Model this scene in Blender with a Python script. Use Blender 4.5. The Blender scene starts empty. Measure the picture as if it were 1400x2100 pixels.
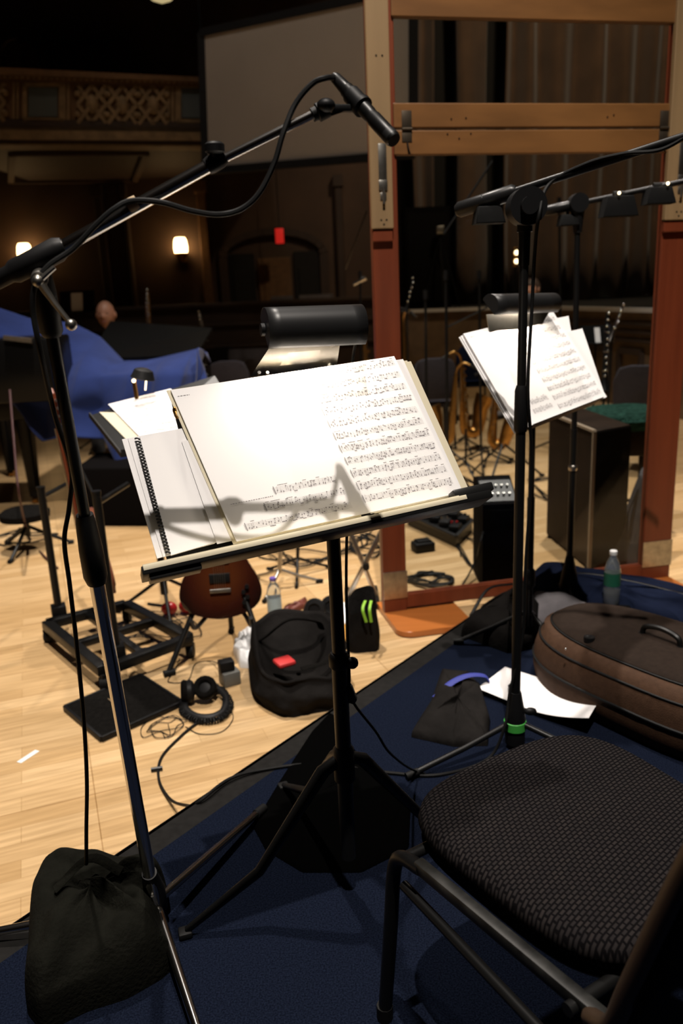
import bpy, bmesh, math, random
from mathutils import Vector, Matrix, noise
random.seed(7)
C = bpy.context.scene.collection
PI = math.pi
# ------------------------------------------------------------------ camera frame (1400 x 2100)
F, EYE = 1650.0, 1.58
_u = -Vector((267, -5950, -F)).normalized()
_f = Vector((0, 0, -1)); _f = (_f - _u * _f.dot(_u)).normalized()
_x = _f.cross(_u)
R = Matrix((_x, _f, _u))
CAM = Vector((0, 0, EYE))
def ray(px, py): return R @ Vector((px - 700, 1050 - py, -F))
def Z(px, py, z):
    r = ray(px, py); return r * ((z - EYE) / r.z) + CAM
def A(px, py, y):
    r = ray(px, py); return r * (y / r.y) + CAM
def onplane(px, py, p0, n):
    r = ray(px, py); return CAM + r * ((p0 - CAM).dot(n) / r.dot(n))
V = lambda *a: Vector(a)

# ------------------------------------------------------------------ mesh helpers
def BM(): return bmesh.new()
def frames(pts):
    n = len(pts); ts = []
    for i in range(n):
        a = pts[max(i-1, 0)]; b = pts[min(i+1, n-1)]
        t = (b - a); t = t.normalized() if t.length > 1e-9 else V(0, 0, 1)
        ts.append(t)
    up = V(0, 0, 1) if abs(ts[0].z) < .9 else V(1, 0, 0)
    nn = (up - ts[0]*up.dot(ts[0])).normalized(); out = []
    for t in ts:
        nn = (nn - t*nn.dot(t)); nn = nn.normalized() if nn.length > 1e-6 else t.orthogonal().normalized()
        out.append((t, nn, t.cross(nn)))
    return out
def tube(bm, pts, r, seg=10, caps=True, flat=1.0):
    pts = [Vector(p) for p in pts]
    rs = r if isinstance(r, (list, tuple)) else [r]*len(pts)
    rings = []
    for p, (t, n, b), q in zip(pts, frames(pts), rs):
        rings.append([bm.verts.new(p + n*math.cos(2*PI*k/seg)*q*flat + b*math.sin(2*PI*k/seg)*q) for k in range(seg)])
    for a, b in zip(rings, rings[1:]):
        for k in range(seg):
            bm.faces.new((a[k], a[(k+1) % seg], b[(k+1) % seg], b[k]))
    if caps:
        bm.faces.new(rings[0][::-1]); bm.faces.new(rings[-1])
    return bm
def cyl(bm, a, b, r0, r1=None, seg=16): return tube(bm, [a, b], [r0, r0 if r1 is None else r1], seg)
def spline(pts, n=8):
    P = [Vector(p) for p in pts]; P = [P[0]*2 - P[1]] + P + [P[-1]*2 - P[-2]]; out = []
    for i in range(1, len(P)-2):
        for k in range(n):
            t = k/n; a, b, c, d = P[i-1:i+3]
            out.append(.5*((2*b) + (c-a)*t + (2*a-5*b+4*c-d)*t*t + (3*b-a-3*c+d)*t**3))
    out.append(P[-2]); return out
def box(bm, c, s, rz=0, bev=0, M=None):
    v0 = len(bm.verts)
    M = M or Matrix.Rotation(rz, 3, 'Z')
    c = Vector(c); vs = []
    for dx in (-1, 1):
        for dy in (-1, 1):
            for dz in (-1, 1):
                vs.append(bm.verts.new(c + M @ V(dx*s[0]/2, dy*s[1]/2, dz*s[2]/2)))
    fs = [bm.faces.new([vs[i] for i in q]) for q in ((0,1,3,2),(4,6,7,5),(0,4,5,1),(2,3,7,6),(0,2,6,4),(1,5,7,3))]
    if bev:
        es = {e for f in fs for e in f.edges}
        bmesh.ops.bevel(bm, geom=list(es), offset=bev, segments=2, affect='EDGES', profile=.5)
    return bm
def beam(bm, a, b, w, h, bev=0):
    """square bar from a to b; w across, h in the up-ish direction"""
    a, b = Vector(a), Vector(b); t = (b-a).normalized()
    up = V(0, 0, 1) if abs(t.z) < .95 else V(0, 1, 0)
    s = t.cross(up).normalized(); u = s.cross(t)
    return box(bm, (a+b)/2, ((b-a).length, w, h), bev=bev, M=Matrix((t, s, u)).transposed())
def prism(bm, poly, d, bev=0):
    """polygon (world points) pushed by vector d"""
    d = Vector(d); a = [bm.verts.new(Vector(p)) for p in poly]; b = [bm.verts.new(Vector(p)+d) for p in poly]
    n = len(a); fs = [bm.faces.new(a[::-1]), bm.faces.new(b)]
    for i in range(n): fs.append(bm.faces.new((a[i], a[(i+1) % n], b[(i+1) % n], b[i])))
    if bev:
        es = set(fs[0].edges) | set(fs[1].edges)
        bmesh.ops.bevel(bm, geom=list(es), offset=bev, segments=3, affect='EDGES', profile=.5)
    return bm
def lathe(bm, prof, base, ax=V(0, 0, 1), seg=20, caps=True):
    base = Vector(base); ax = Vector(ax).normalized()
    n = ax.orthogonal().normalized(); b = ax.cross(n); rings = []
    for r, h in prof:
        rings.append([bm.verts.new(base + ax*h + (n*math.cos(2*PI*k/seg) + b*math.sin(2*PI*k/seg))*max(r, 1e-4)) for k in range(seg)])
    for p, q in zip(rings, rings[1:]):
        for k in range(seg): bm.faces.new((p[k], p[(k+1) % seg], q[(k+1) % seg], q[k]))
    if caps: bm.faces.new(rings[0][::-1]); bm.faces.new(rings[-1])
    return bm
def ball(bm, c, r, seg=16, M=None):
    r = r if isinstance(r, (tuple, list)) else (r, r, r)
    T = Matrix.Translation(Vector(c)) @ (M.to_4x4() if M else Matrix.Identity(4)) @ Matrix.Diagonal((*r, 1))
    bmesh.ops.create_uvsphere(bm, u_segments=seg, v_segments=max(6, seg*2//3), radius=1, matrix=T); return bm
def sheet(bm, fn, nu, nv, closed_u=False):
    g = [[bm.verts.new(Vector(fn(i/nu, j/nv))) for j in range(nv+1)] for i in range(nu + (0 if closed_u else 1))]
    m = len(g)
    for i in range(nu):
        for j in range(nv):
            bm.faces.new((g[i][j], g[(i+1) % m][j], g[(i+1) % m][j+1], g[i][j+1]))
    return g
def nz(p, s=1.0): return noise.noise(Vector(p)*s)

# ------------------------------------------------------------------ materials
MATS = {}
def mat(name, col, rough=.5, metal=0, vary=0, scale=20, bump=0, bscale=None, spec=.5, emit=None, estr=0, coat=0, trans=0, alpha=1, sheen=0):
    m = bpy.data.materials.new(name); m.use_nodes = True; nt = m.node_tree; b = nt.nodes['Principled BSDF']
    b.inputs['Base Color'].default_value = (*col, 1); b.inputs['Roughness'].default_value = rough
    b.inputs['Metallic'].default_value = metal; b.inputs['Specular IOR Level'].default_value = spec
    b.inputs['Coat Weight'].default_value = coat; b.inputs['Transmission Weight'].default_value = trans
    b.inputs['Alpha'].default_value = alpha; b.inputs['Sheen Weight'].default_value = sheen
    if emit: b.inputs['Emission Color'].default_value = (*emit, 1); b.inputs['Emission Strength'].default_value = estr
    if vary or bump:
        tc = nt.nodes.new('ShaderNodeTexCoord'); no = nt.nodes.new('ShaderNodeTexNoise')
        no.inputs['Scale'].default_value = scale; no.inputs['Detail'].default_value = 5
        nt.links.new(tc.outputs['Object'], no.inputs['Vector'])
        if vary:
            rp = nt.nodes.new('ShaderNodeValToRGB')
            rp.color_ramp.elements[0].position = .3; rp.color_ramp.elements[1].position = .7
            rp.color_ramp.elements[0].color = (*[c*(1-vary) for c in col], 1)
            rp.color_ramp.elements[1].color = (*[min(1, c*(1+vary)) for c in col], 1)
            nt.links.new(no.outputs['Fac'], rp.inputs['Fac']); nt.links.new(rp.outputs['Color'], b.inputs['Base Color'])
        if bump:
            n2 = no
            if bscale:
                n2 = nt.nodes.new('ShaderNodeTexNoise'); n2.inputs['Scale'].default_value = bscale
                nt.links.new(tc.outputs['Object'], n2.inputs['Vector'])
            bp = nt.nodes.new('ShaderNodeBump'); bp.inputs['Strength'].default_value = bump; bp.inputs['Distance'].default_value = .01
            nt.links.new(n2.outputs['Fac'], bp.inputs['Height']); nt.links.new(bp.outputs['Normal'], b.inputs['Normal'])
    MATS[name] = m; return m
def wood(name, c1, c2, axis='Z', scale=14, rough=.4, coat=0):
    m = mat(name, c1, rough, coat=coat); nt = m.node_tree; b = nt.nodes['Principled BSDF']
    tc = nt.nodes.new('ShaderNodeTexCoord'); mp = nt.nodes.new('ShaderNodeMapping')
    sc = {'X': (.06, 1, 1), 'Y': (1, .06, 1), 'Z': (1, 1, .06)}[axis]; mp.inputs['Scale'].default_value = sc
    no = nt.nodes.new('ShaderNodeTexNoise'); no.inputs['Scale'].default_value = scale; no.inputs['Detail'].default_value = 6
    rp = nt.nodes.new('ShaderNodeValToRGB'); rp.color_ramp.elements[0].position = .35; rp.color_ramp.elements[1].position = .65
    rp.color_ramp.elements[0].color = (*c1, 1); rp.color_ramp.elements[1].color = (*c2, 1)
    nt.links.new(tc.outputs['Object'], mp.inputs['Vector']); nt.links.new(mp.outputs['Vector'], no.inputs['Vector'])
    nt.links.new(no.outputs['Fac'], rp.inputs['Fac']); nt.links.new(rp.outputs['Color'], b.inputs['Base Color'])
    return m
blk = mat('black_metal', (.006, .006, .006), .38, spec=.25)
blkm = mat('black_satin_metal', (.014, .014, .014), .35, .3, spec=.3)
plas = mat('black_plastic', (.006, .006, .0065), .5, spec=.2)
rub = mat('black_rubber', (.006, .006, .006), .6, spec=.15)
chrome = mat('chrome', (.62, .6, .58), .16, 1)
steel = mat('dull_steel', (.42, .4, .36), .35, 1, vary=.2, scale=30)
brass = mat('brass', (.36, .19, .055), .3, 1, vary=.2, scale=25)
gold = mat('lacquered_brass', (.42, .24, .08), .3, 1)
silver = mat('silver', (.75, .74, .7), .2, 1)
fabric = mat('black_fabric', (.006, .0055, .005), .95, vary=.25, scale=60, bump=.3, bscale=250, spec=.03)
fabric_soft = mat('black_nylon', (.009, .008, .0075), .85, vary=.3, scale=9, bump=.35, bscale=35, spec=.05)
sandcloth = mat('sandbag_canvas', (.0065, .0065, .005), .95, vary=.25, scale=20, bump=.3, bscale=120, spec=.03)
paper = mat('white_paper', (.80, .785, .785), .7, spec=.2)
paper_edge = mat('cream_paper', (.64, .58, .43), .75, spec=.2)
ink = mat('printed_ink', (.24, .225, .235), .8)
redwood = wood('red_brown_wood', (.13, .026, .009), (.18, .038, .013), 'Z', 16, .42)
orangewood = wood('orange_varnished_wood', (.36, .11, .022), (.44, .14, .03), 'X', 12, .35, .3)
railwood = wood('amber_rail_wood', (.15, .065, .018), (.21, .092, .026), 'X', 12, .45)
battenwood = wood('pale_batten_wood', (.24, .155, .075), (.30, .195, .095), 'Z', 12, .5)
blue = mat('royal_blue_cloth', (.012, .023, .095), .9, vary=.2, scale=4, bump=.35, bscale=7, spec=.1, sheen=.1)
navy = mat('navy_cloth', (.006, .009, .022), .9, vary=.3, scale=8, bump=.3, bscale=25, spec=.04)
jetblack = mat('jet_black_patch', (.0012, .0012, .0012), 1, spec=.0)
greycloth = mat('lavender_grey_cloth', (.15, .14, .15), .95, vary=.12, scale=12, bump=.3, bscale=40, spec=.1)
trim_blk = mat('riser_edge_vinyl', (.011, .0105, .010), .85, vary=.2, scale=40, spec=.06)
leather = mat('brown_case_cloth', (.05, .026, .015), .75, vary=.15, scale=60, bump=.15, bscale=300, spec=.1)
leather_dk = mat('dark_brown_case_panel', (.017, .011, .008), .8, vary=.15, scale=60, bump=.2, bscale=300, spec=.08)
chairgrey = mat('grey_chair_cloth', (.04, .037, .044), .95, vary=.15, scale=50, spec=.1)
chairblk = mat('dark_chair_cloth', (.012, .012, .013), .95, spec=.1)
skin = mat('skin', (.58, .29, .19), .45)
hairm = mat('brown_hair', (.05, .025, .012), .7)
shirt = mat('dark_shirt', (.014, .013, .013), .9)
shirt2 = mat('grey_shirt', (.12, .11, .11), .9)
redp = mat('red_plastic', (.35, .012, .015), .28)
white_pl = mat('white_plastic', (.75, .75, .75), .45)
greenm = mat('lime_green', (.25, .52, .03), .6)
green_tape = mat('green_tape', (.06, .4, .06), .5)
bluestrap = mat('blue_strap', (.02, .03, .22), .7)
orangep = mat('orange_card', (.62, .3, .05), .6)
lilac = mat('purple_cap', (.10, .06, .32), .4)
water = mat('clear_plastic', (.85, .92, .95), .08, trans=.92)
labelb = mat('bottle_label', (.3, .42, .5), .5)
labelg = mat('dark_green_label', (.01, .09, .05), .5)
greenfur = mat('dark_green_plush', (.012, .035, .026), 1, vary=.5, scale=40, bump=1, bscale=90, spec=.05)
cabwood = mat('dark_walnut_panel', (.016, .0095, .006), .6, vary=.3, scale=6, spec=.08)
cabblk = mat('black_tolex', (.0035, .003, .003), .8, bump=.2, scale=300, spec=.03)
cabedge = mat('pale_cabinet_edge', (.26, .2, .14), .6)
piano_m = mat('piano_lacquer', (.004, .004, .004), .25, spec=.15)
stagewood = mat('stage_front_panel', (.15, .095, .052), .55, vary=.25, scale=5)
stagetrim = mat('stage_edge_trim', (.62, .59, .55), .6)
wallm = mat('brown_wall_paint', (.06, .032, .017), .75, vary=.25, scale=1.2)
wallm2 = mat('dark_brown_panel', (.035, .019, .011), .7, vary=.2, scale=2)
balc = mat('gilded_plaster', (.21, .135, .065), .7, vary=.25, scale=7)
balc_dk = mat('ochre_plaster', (.13, .065, .024), .75, vary=.2, scale=9)
teal = mat('slate_blue_panel', (.075, .09, .095), .7)
scr = mat('projection_screen_fabric', (.62, .57, .52), .9, vary=.06, scale=.9)
scr_edge = mat('screen_black_border', (.012, .014, .018), .9)
curtain = mat('brown_velvet', (.085, .048, .026), .95, vary=.2, scale=2, sheen=.2)
curtain_dk = mat('black_drape', (.008, .007, .006), .95)
sconce_m = mat('lit_glass_shade', (1, .8, .5), .5, emit=(1, .62, .26), estr=12)
exit_m = mat('lit_red_sign', (.4, .01, .01), .5, emit=(1, .03, .02), estr=.35)
bulb = mat('lamp_tube', (1, 1, 1), .4, emit=(1, .86, .66), estr=9)
spark = mat('small_lit_bulb', (1, .9, .7), .4, emit=(1, .75, .42), estr=5)
red_led = mat('red_led', (.5, .02, .01), .4, emit=(1, .08, .02), estr=1.2)
gaffer = mat('white_tape', (.75, .74, .7), .6)
lampgrey = mat('charcoal_lamp_enamel', (.013, .013, .0135), .4, .0, spec=.35)
dullblack = mat('dull_black_paint', (.005, .005, .005), .8, spec=.08)

# maple sprung floor: narrow boards, laid in panels
def floor_mat():
    m = mat('maple_floor_boards', (.6, .45, .28), .3); nt = m.node_tree; b = nt.nodes['Principled BSDF']; L = nt.links
    tc = nt.nodes.new('ShaderNodeTexCoord'); mp = nt.nodes.new('ShaderNodeMapping'); mp.inputs['Rotation'].default_value = (0, 0, -math.radians(FLOOR_ANG))
    L.new(tc.outputs['Object'], mp.inputs['Vector'])
    br = nt.nodes.new('ShaderNodeTexBrick')
    for k, v in (('Scale', 1), ('Mortar Size', .0012), ('Brick Width', .62), ('Row Height', .083), ('Bias', 0), ('Mortar Smooth', .3)): br.inputs[k].default_value = v
    br.inputs['Color1'].default_value = (.60, .425, .235, 1); br.inputs['Color2'].default_value = (.47, .31, .15, 1); br.inputs['Mortar'].default_value = (.40, .26, .12, 1)
    br.offset = .37; br.offset_frequency = 2
    L.new(mp.outputs['Vector'], br.inputs['Vector'])
    # panels of 1.2 m, each a touch lighter or darker
    pb = nt.nodes.new('ShaderNodeTexBrick')
    for k, v in (('Scale', 1), ('Mortar Size', .002), ('Brick Width', 1.24), ('Row Height', .83), ('Mortar Smooth', .2)): pb.inputs[k].default_value = v
    pb.inputs['Color1'].default_value = (1, 1, 1, 1); pb.inputs['Color2'].default_value = (.86, .83, .78, 1); pb.inputs['Mortar'].default_value = (.6, .52, .42, 1); pb.offset = 0
    L.new(mp.outputs['Vector'], pb.inputs['Vector'])
    m2 = nt.nodes.new('ShaderNodeMapping'); m2.inputs['Scale'].default_value = (1.6, 22, 1); L.new(mp.outputs['Vector'], m2.inputs['Vector'])
    no = nt.nodes.new('ShaderNodeTexNoise'); no.inputs['Scale'].default_value = 2.5; no.inputs['Detail'].default_value = 7; L.new(m2.outputs['Vector'], no.inputs['Vector'])
    rp = nt.nodes.new('ShaderNodeValToRGB'); rp.color_ramp.elements[0].color = (.80, .76, .70, 1); rp.color_ramp.elements[1].color = (1.12, 1.1, 1.08, 1)
    rp.color_ramp.elements[0].position = .3; rp.color_ramp.elements[1].position = .65; L.new(no.outputs['Fac'], rp.inputs['Fac'])
    x1 = nt.nodes.new('ShaderNodeMix'); x1.data_type = 'RGBA'; x1.blend_type = 'MULTIPLY'; x1.inputs['Factor'].default_value = 1
    x2 = nt.nodes.new('ShaderNodeMix'); x2.data_type = 'RGBA'; x2.blend_type = 'MULTIPLY'; x2.inputs['Factor'].default_value = 1
    L.new(br.outputs['Color'], x1.inputs[6]); L.new(pb.outputs['Color'], x1.inputs[7])
    L.new(x1.outputs[2], x2.inputs[6]); L.new(rp.outputs['Color'], x2.inputs[7]); L.new(x2.outputs[2], b.inputs['Base Color'])
    return m
_a = Z(0, 1690, 0); _b = Z(400, 1592, 0); FLOOR_ANG = math.degrees(math.atan2(_b.y-_a.y, _b.x-_a.x))
maple = floor_mat()
def carpet_mat():
    m = mat('navy_carpet', (.012, .018, .045), 1, spec=.0); nt = m.node_tree; b = nt.nodes['Principled BSDF']; L = nt.links
    tc = nt.nodes.new('ShaderNodeTexCoord'); no = nt.nodes.new('ShaderNodeTexNoise'); no.inputs['Scale'].default_value = 260; no.inputs['Detail'].default_value = 3
    L.new(tc.outputs['Object'], no.inputs['Vector'])
    rp = nt.nodes.new('ShaderNodeValToRGB'); rp.color_ramp.elements[0].color = (.0034, .0047, .0098, 1); rp.color_ramp.elements[1].color = (.0082, .0116, .0235, 1)
    rp.color_ramp.elements[0].position = .35; rp.color_ramp.elements[1].position = .68
    L.new(no.outputs['Fac'], rp.inputs['Fac']); L.new(rp.outputs['Color'], b.inputs['Base Color'])
    bp = nt.nodes.new('ShaderNodeBump'); bp.inputs['Strength'].default_value = .6; bp.inputs['Distance'].default_value = .004
    L.new(no.outputs['Fac'], bp.inputs['Height']); L.new(bp.outputs['Normal'], b.inputs['Normal']); return m
carpet = carpet_mat()
def weave_mat():
    m = mat('patterned_seat_cloth', (.05, .045, .045), .95, spec=.02); nt = m.node_tree; b = nt.nodes['Principled BSDF']; L = nt.links
    tc = nt.nodes.new('ShaderNodeTexCoord'); mp = nt.nodes.new('ShaderNodeMapping'); L.new(tc.outputs['Object'], mp.inputs['Vector'])
    mp.inputs['Rotation'].default_value = (0, 0, math.radians(-10))
    br = nt.nodes.new('ShaderNodeTexBrick'); br.offset = .5
    for k, v in (('Scale', 1), ('Mortar Size', .0021), ('Brick Width', .0125), ('Row Height', .0075), ('Mortar Smooth', .5)): br.inputs[k].default_value = v
    br.inputs['Color1'].default_value = (.024, .0205, .020, 1); br.inputs['Color2'].default_value = (.018, .016, .0165, 1); br.inputs['Mortar'].default_value = (.0045, .004, .0045, 1)
    L.new(mp.outputs['Vector'], br.inputs['Vector']); L.new(br.outputs['Color'], b.inputs['Base Color'])
    return m
weave = weave_mat()
def pane_mat():
    m = bpy.data.materials.new('clear_acrylic'); m.use_nodes = True; nt = m.node_tree; L = nt.links
    nt.nodes.clear(); o = nt.nodes.new('ShaderNodeOutputMaterial'); t = nt.nodes.new('ShaderNodeBsdfTransparent'); g = nt.nodes.new('ShaderNodeBsdfGlossy')
    t.inputs['Color'].default_value = (.93, .95, .95, 1); g.inputs['Roughness'].default_value = .03
    fr = nt.nodes.new('ShaderNodeFresnel'); fr.inputs['IOR'].default_value = 1.3; mx = nt.nodes.new('ShaderNodeMixShader')
    L.new(fr.outputs['Fac'], mx.inputs['Fac']); L.new(t.outputs[0], mx.inputs[1]); L.new(g.outputs[0], mx.inputs[2]); L.new(mx.outputs[0], o.inputs['Surface']); return m
acrylic = pane_mat()
def burst_mat(c):
    m = mat('sunburst_lacquer', (.2, .05, .02), .15, coat=.6); nt = m.node_tree; b = nt.nodes['Principled BSDF']; L = nt.links
    tc = nt.nodes.new('ShaderNodeTexCoord'); gr = nt.nodes.new('ShaderNodeTexGradient'); gr.gradient_type = 'SPHERICAL'
    mp = nt.nodes.new('ShaderNodeMapping'); mp.vector_type = 'POINT'; mp.inputs['Location'].default_value = (0, 0, -.2*4.2); mp.inputs['Scale'].default_value = (4.6, 4.6, 4.2)
    L.new(tc.outputs['Object'], mp.inputs['Vector']); L.new(mp.outputs['Vector'], gr.inputs['Vector'])
    rp = nt.nodes.new('ShaderNodeValToRGB'); e = rp.color_ramp.elements
    e[0].color = (.010, .005, .004, 1); e[0].position = .05; e[1].color = (.10, .028, .008, 1); e[1].position = .85
    k = e.new(.35); k.color = (.04, .009, .005, 1)
    L.new(gr.outputs['Fac'], rp.inputs['Fac']); L.new(rp.outputs['Color'], b.inputs['Base Color']); return m
burst = burst_mat(None)

# ------------------------------------------------------------------ objects
def world_of(o):
    M = Matrix.Identity(4)
    while o: M = o.matrix_basis @ M; o = o.parent
    return M
def part(parent, name, bm, m, label=None, smooth=True, kind=None, angle=40):
    me = bpy.data.meshes.new(name)
    bmesh.ops.recalc_face_normals(bm, faces=bm.faces[:])
    if parent: bm.transform(world_of(parent).inverted())
    bm.to_mesh(me); bm.free()
    for x in (m if isinstance(m, (list, tuple)) else [m]): me.materials.append(x)
    if smooth:
        for p in me.polygons: p.use_smooth = True
        try: me.set_sharp_from_angle(angle=math.radians(angle))
        except Exception: pass
    o = bpy.data.objects.new(name, me); C.objects.link(o)
    if parent: o.parent = parent
    if label: o['label'] = label
    if kind: o['kind'] = kind
    return o
def tag(o, label, cat, group=None):
    o['label'] = label; o['category'] = cat
    if group: o['group'] = group
    return o
def thing(name, label, cat, loc=(0, 0, 0), rz=0, group=None):
    o = bpy.data.objects.new(name, None); C.objects.link(o); o.empty_display_size = .1
    o.location = loc; o.rotation_euler = (0, 0, rz); o.matrix_basis = Matrix.Translation(Vector(loc)) @ Matrix.Rotation(rz, 4, 'Z')
    return tag(o, label, cat, group)
def single(name, bm, m, label, cat, group=None, loc=None, **k):
    """one-mesh thing with its origin at loc"""
    o = part(None, name, bm, m, **k); tag(o, label, cat, group)
    if loc is not None:
        o.data.transform(Matrix.Translation(-Vector(loc))); o.location = loc
    return o
def struct(name, bm, m, parent=None, **k):
    o = part(parent, name, bm, m, **k)
    if not parent: o['kind'] = 'structure'
    return o
def dup(root, loc, rz, label, group=None):
    r = root.copy(); C.objects.link(r); r.location = loc; r.rotation_euler = (0, 0, rz); r['label'] = label
    if group: r['group'] = group
    for ch in list(root.children):
        c = ch.copy(); C.objects.link(c); c.parent = r
        for g in ch.children:
            d = g.copy(); C.objects.link(d); d.parent = c
    return r
def solid(o, t, off=0):
    md = o.modifiers.new('thickness', 'SOLIDIFY'); md.thickness = t; md.offset = off; return o
def subsurf(o, n=1):
    md = o.modifiers.new('soft', 'SUBSURF'); md.levels = n; md.render_levels = n; return o
def cable(name, pts, r, label, m=rub, n=8, cat='cable', group=None):
    bm = BM(); tube(bm, spline(pts, n), r, 8); return single(name, bm, m, label, cat, group)
RZ = .2                                                   # top of the riser
def L3(px, py): return Z(px, py, RZ)
# ================================================================== THE SETTING
bm = BM(); box(bm, (0, 6, -.05), (22, 20, .1)); struct('floor', bm, maple, smooth=False)
bm = BM(); box(bm, (0, 16.1, 5), (22, .2, 10)); struct('wall_back', bm, wallm, smooth=False)
bm = BM(); box(bm, (-10.9, 6, 5), (.2, 20, 10)); struct('wall_left', bm, wallm, smooth=False)
bm = BM(); box(bm, (10.9, 6, 5), (.2, 20, 10)); struct('wall_right', bm, wallm, smooth=False)
bm = BM(); box(bm, (0, -3.9, 5), (22, .2, 10)); struct('wall_rear', bm, wallm2, smooth=False)
bm = BM(); box(bm, (0, 6, 10.05), (22, 20.4, .1)); struct('ceiling', bm, wallm2, smooth=False)
# back wall below the balcony: pilasters, a doorway with its arch
for i, (x0, x1, y0, y1) in enumerate(((412, 430, 420, 600), (690, 704, 372, 600), (205, 222, 430, 600), (262, 270, 430, 600))):
    a = A((x0+x1)/2, (y0+y1)/2, 15.9); w = (x1-x0)/1650*15.9
    bm = BM(); box(bm, (a.x, 15.92, 1.8), (w, .16, 3.6), bev=.02); box(bm, (a.x, 15.9, .25), (w*1.3, .2, .5)); box(bm, (a.x, 15.9, 3.5), (w*1.35, .2, .2))
    struct('trim_%d' % (i+1), bm, balc_dk if i < 1 else wallm2, smooth=False)
a = A(560, 520, 15.9)
bm = BM(); arch = [V(a.x-.95, 15.95, 0), V(a.x-.95, 15.95, 2.25)] + [V(a.x - .95*math.cos(PI*k/12), 15.95, 2.25 + .42*math.sin(PI*k/12)) for k in range(1, 12)] + [V(a.x+.95, 15.95, 2.25), V(a.x+.95, 15.95, 0)]
for p, q in zip(arch, arch[1:]): beam(bm, p, q, .16, .12)
struct('trim_5', bm, wallm2, smooth=False)
bm = BM(); box(bm, (a.x, 15.97, 1.1), (.62, .06, 2.2), bev=.02); box(bm, (a.x, 15.93, 1.6), (.4, .03, .8), bev=.01); box(bm, (a.x, 15.93, .6), (.4, .03, .7), bev=.01)
d = struct('door_1', bm, balc_dk, smooth=False)
bm = BM(); ball(bm, (a.x+.24, 15.9, 1.05), .035); struct('door_knob', bm, brass, d)
for i, dx in enumerate((-.62, .62)):
    bm = BM(); box(bm, (a.x+dx, 15.97, 1.15), (.5, .06, 2.3), bev=.02); box(bm, (a.x+dx, 15.93, 1.6), (.32, .03, .8), bev=.01)
    struct('door_%d' % (i+2), bm, curtain_dk, smooth=False)
# low panelled parapet along the far side of the hall
bm = BM(); box(bm, (-3.0, 13.6, .70), (8.0, .14, 1.40)); box(bm, (-3.0, 13.57, 1.42), (8.0, .26, .06), bev=.015)
for z in (.35, .75, 1.1): box(bm, (-3.0, 13.5, z), (7.9, .05, .05), bev=.01)
struct('wall_parapet', bm, wallm2, smooth=False)
# balcony
BL, BRr = A(0, 150, 12), A(410, 160, 12.9); bd = (BRr-BL); bd.z = 0; bd.normalize(); BN = V(bd.y, -bd.x, 0)
def bq(px, py, out=0): return onplane(px, py, BL + BN*out, BN)
def by(p0, p1, x): return p0 + (p1-p0)*x/410
def bquad(bm, x0, x1, ya, yb, out, th):
    q = [bq(x0, by(*ya, x0), out), bq(x1, by(*ya, x1), out), bq(x1, by(*yb, x1), out), bq(x0, by(*yb, x0), out)]
    prism(bm, q, -BN*th)
bm = BM(); bquad(bm, -160, 520, (163, 175), (256, 261), 0, .25); struct('wall_balcony', bm, balc_dk, smooth=False)
bm = BM(); bquad(bm, -160, 520, (138, 158), (152, 168), .16, .5); bquad(bm, -160, 520, (152, 168), (163, 175), .09, .4); struct('trim_6', bm, balc_dk, smooth=False)
bm = BM(); bquad(bm, -160, 520, (256, 261), (266, 271), .05, .4); bquad(bm, -160, 520, (266, 271), (286, 288), .12, .5); bquad(bm, -160, 520, (286, 288), (297, 300), .03, .4); struct('trim_7', bm, balc, smooth=False)
bm = BM(); a0 = bq(-160, 292, .05); b0 = bq(520, 297, .05)
prism(bm, [a0, b0, V(b0.x, 16, b0.z), V(a0.x, 16, a0.z)], (0, 0, .3)); struct('ceiling_balcony', bm, wallm2, smooth=False)
bm = BM(); zz = a0.z
def sof(px, py): return Z(px, py, zz-.02)
so = [sof(25, 318), sof(300, 316), sof(276, 372), sof(22, 374)]
for p, q in zip(so, so[1:]+so[:1]): beam(bm, p, q, .1, .05)
struct('trim_8', bm, wallm, smooth=False)
bm = BM(); rb = random.Random(2)
for x0 in (-20, 140, 348): # upright bands between the panels
    pass
for x in (28, 36, 132, 140, 346, 354, 362): bquad(bm, x-2.5, x+2.5, (167, 178), (252, 257), .04, .06)
for c, hw in ((88, 42), (398, 36)): # framed blue panels
    for (xa, xb, ya, yb) in ((c-hw, c-hw+9, (169, 170), (249, 249)), (c+hw-9, c+hw, (169, 170), (249, 249)), (c-hw, c+hw, (168, 172), (176, 180)), (c-hw, c+hw, (241, 245), (249, 253))): bquad(bm, xa, xb, ya, yb, .05, .08)
for c in (-62, 0-62+62-20, 188, 250, 313):
    yc = 211 + c*10/410*.7; hw, hh = 29, 39
    for s in (-1, 1):
        for t in (-1, 1):
            p, q = bq(c, yc+t*hh, .03), bq(c+s*hw, yc, .03); beam(bm, p, q, .04, .05)
            p, q = bq(c+s*3, yc+t*4, .03), bq(c+s*hw, yc+t*hh, .03); beam(bm, p, q, .05, .05)
            ball(bm, bq(c+s*hw, yc+t*hh*.55, .03), .05, 8)
    ball(bm, bq(c, yc, .02), (.09, .06, .13), 8)
for x in range(-150, 520, 12): bquad(bm, x, x+7, (154, 169), (160, 173), .11, .04)
struct('trim_9', bm, balc, smooth=False)
bm = BM()
for c, hw in ((88, 30), (398, 26)): bquad(bm, c-hw, c+hw, (178, 180), (239, 242), .02, .05)
struct('trim_10', bm, teal, smooth=False)
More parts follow.
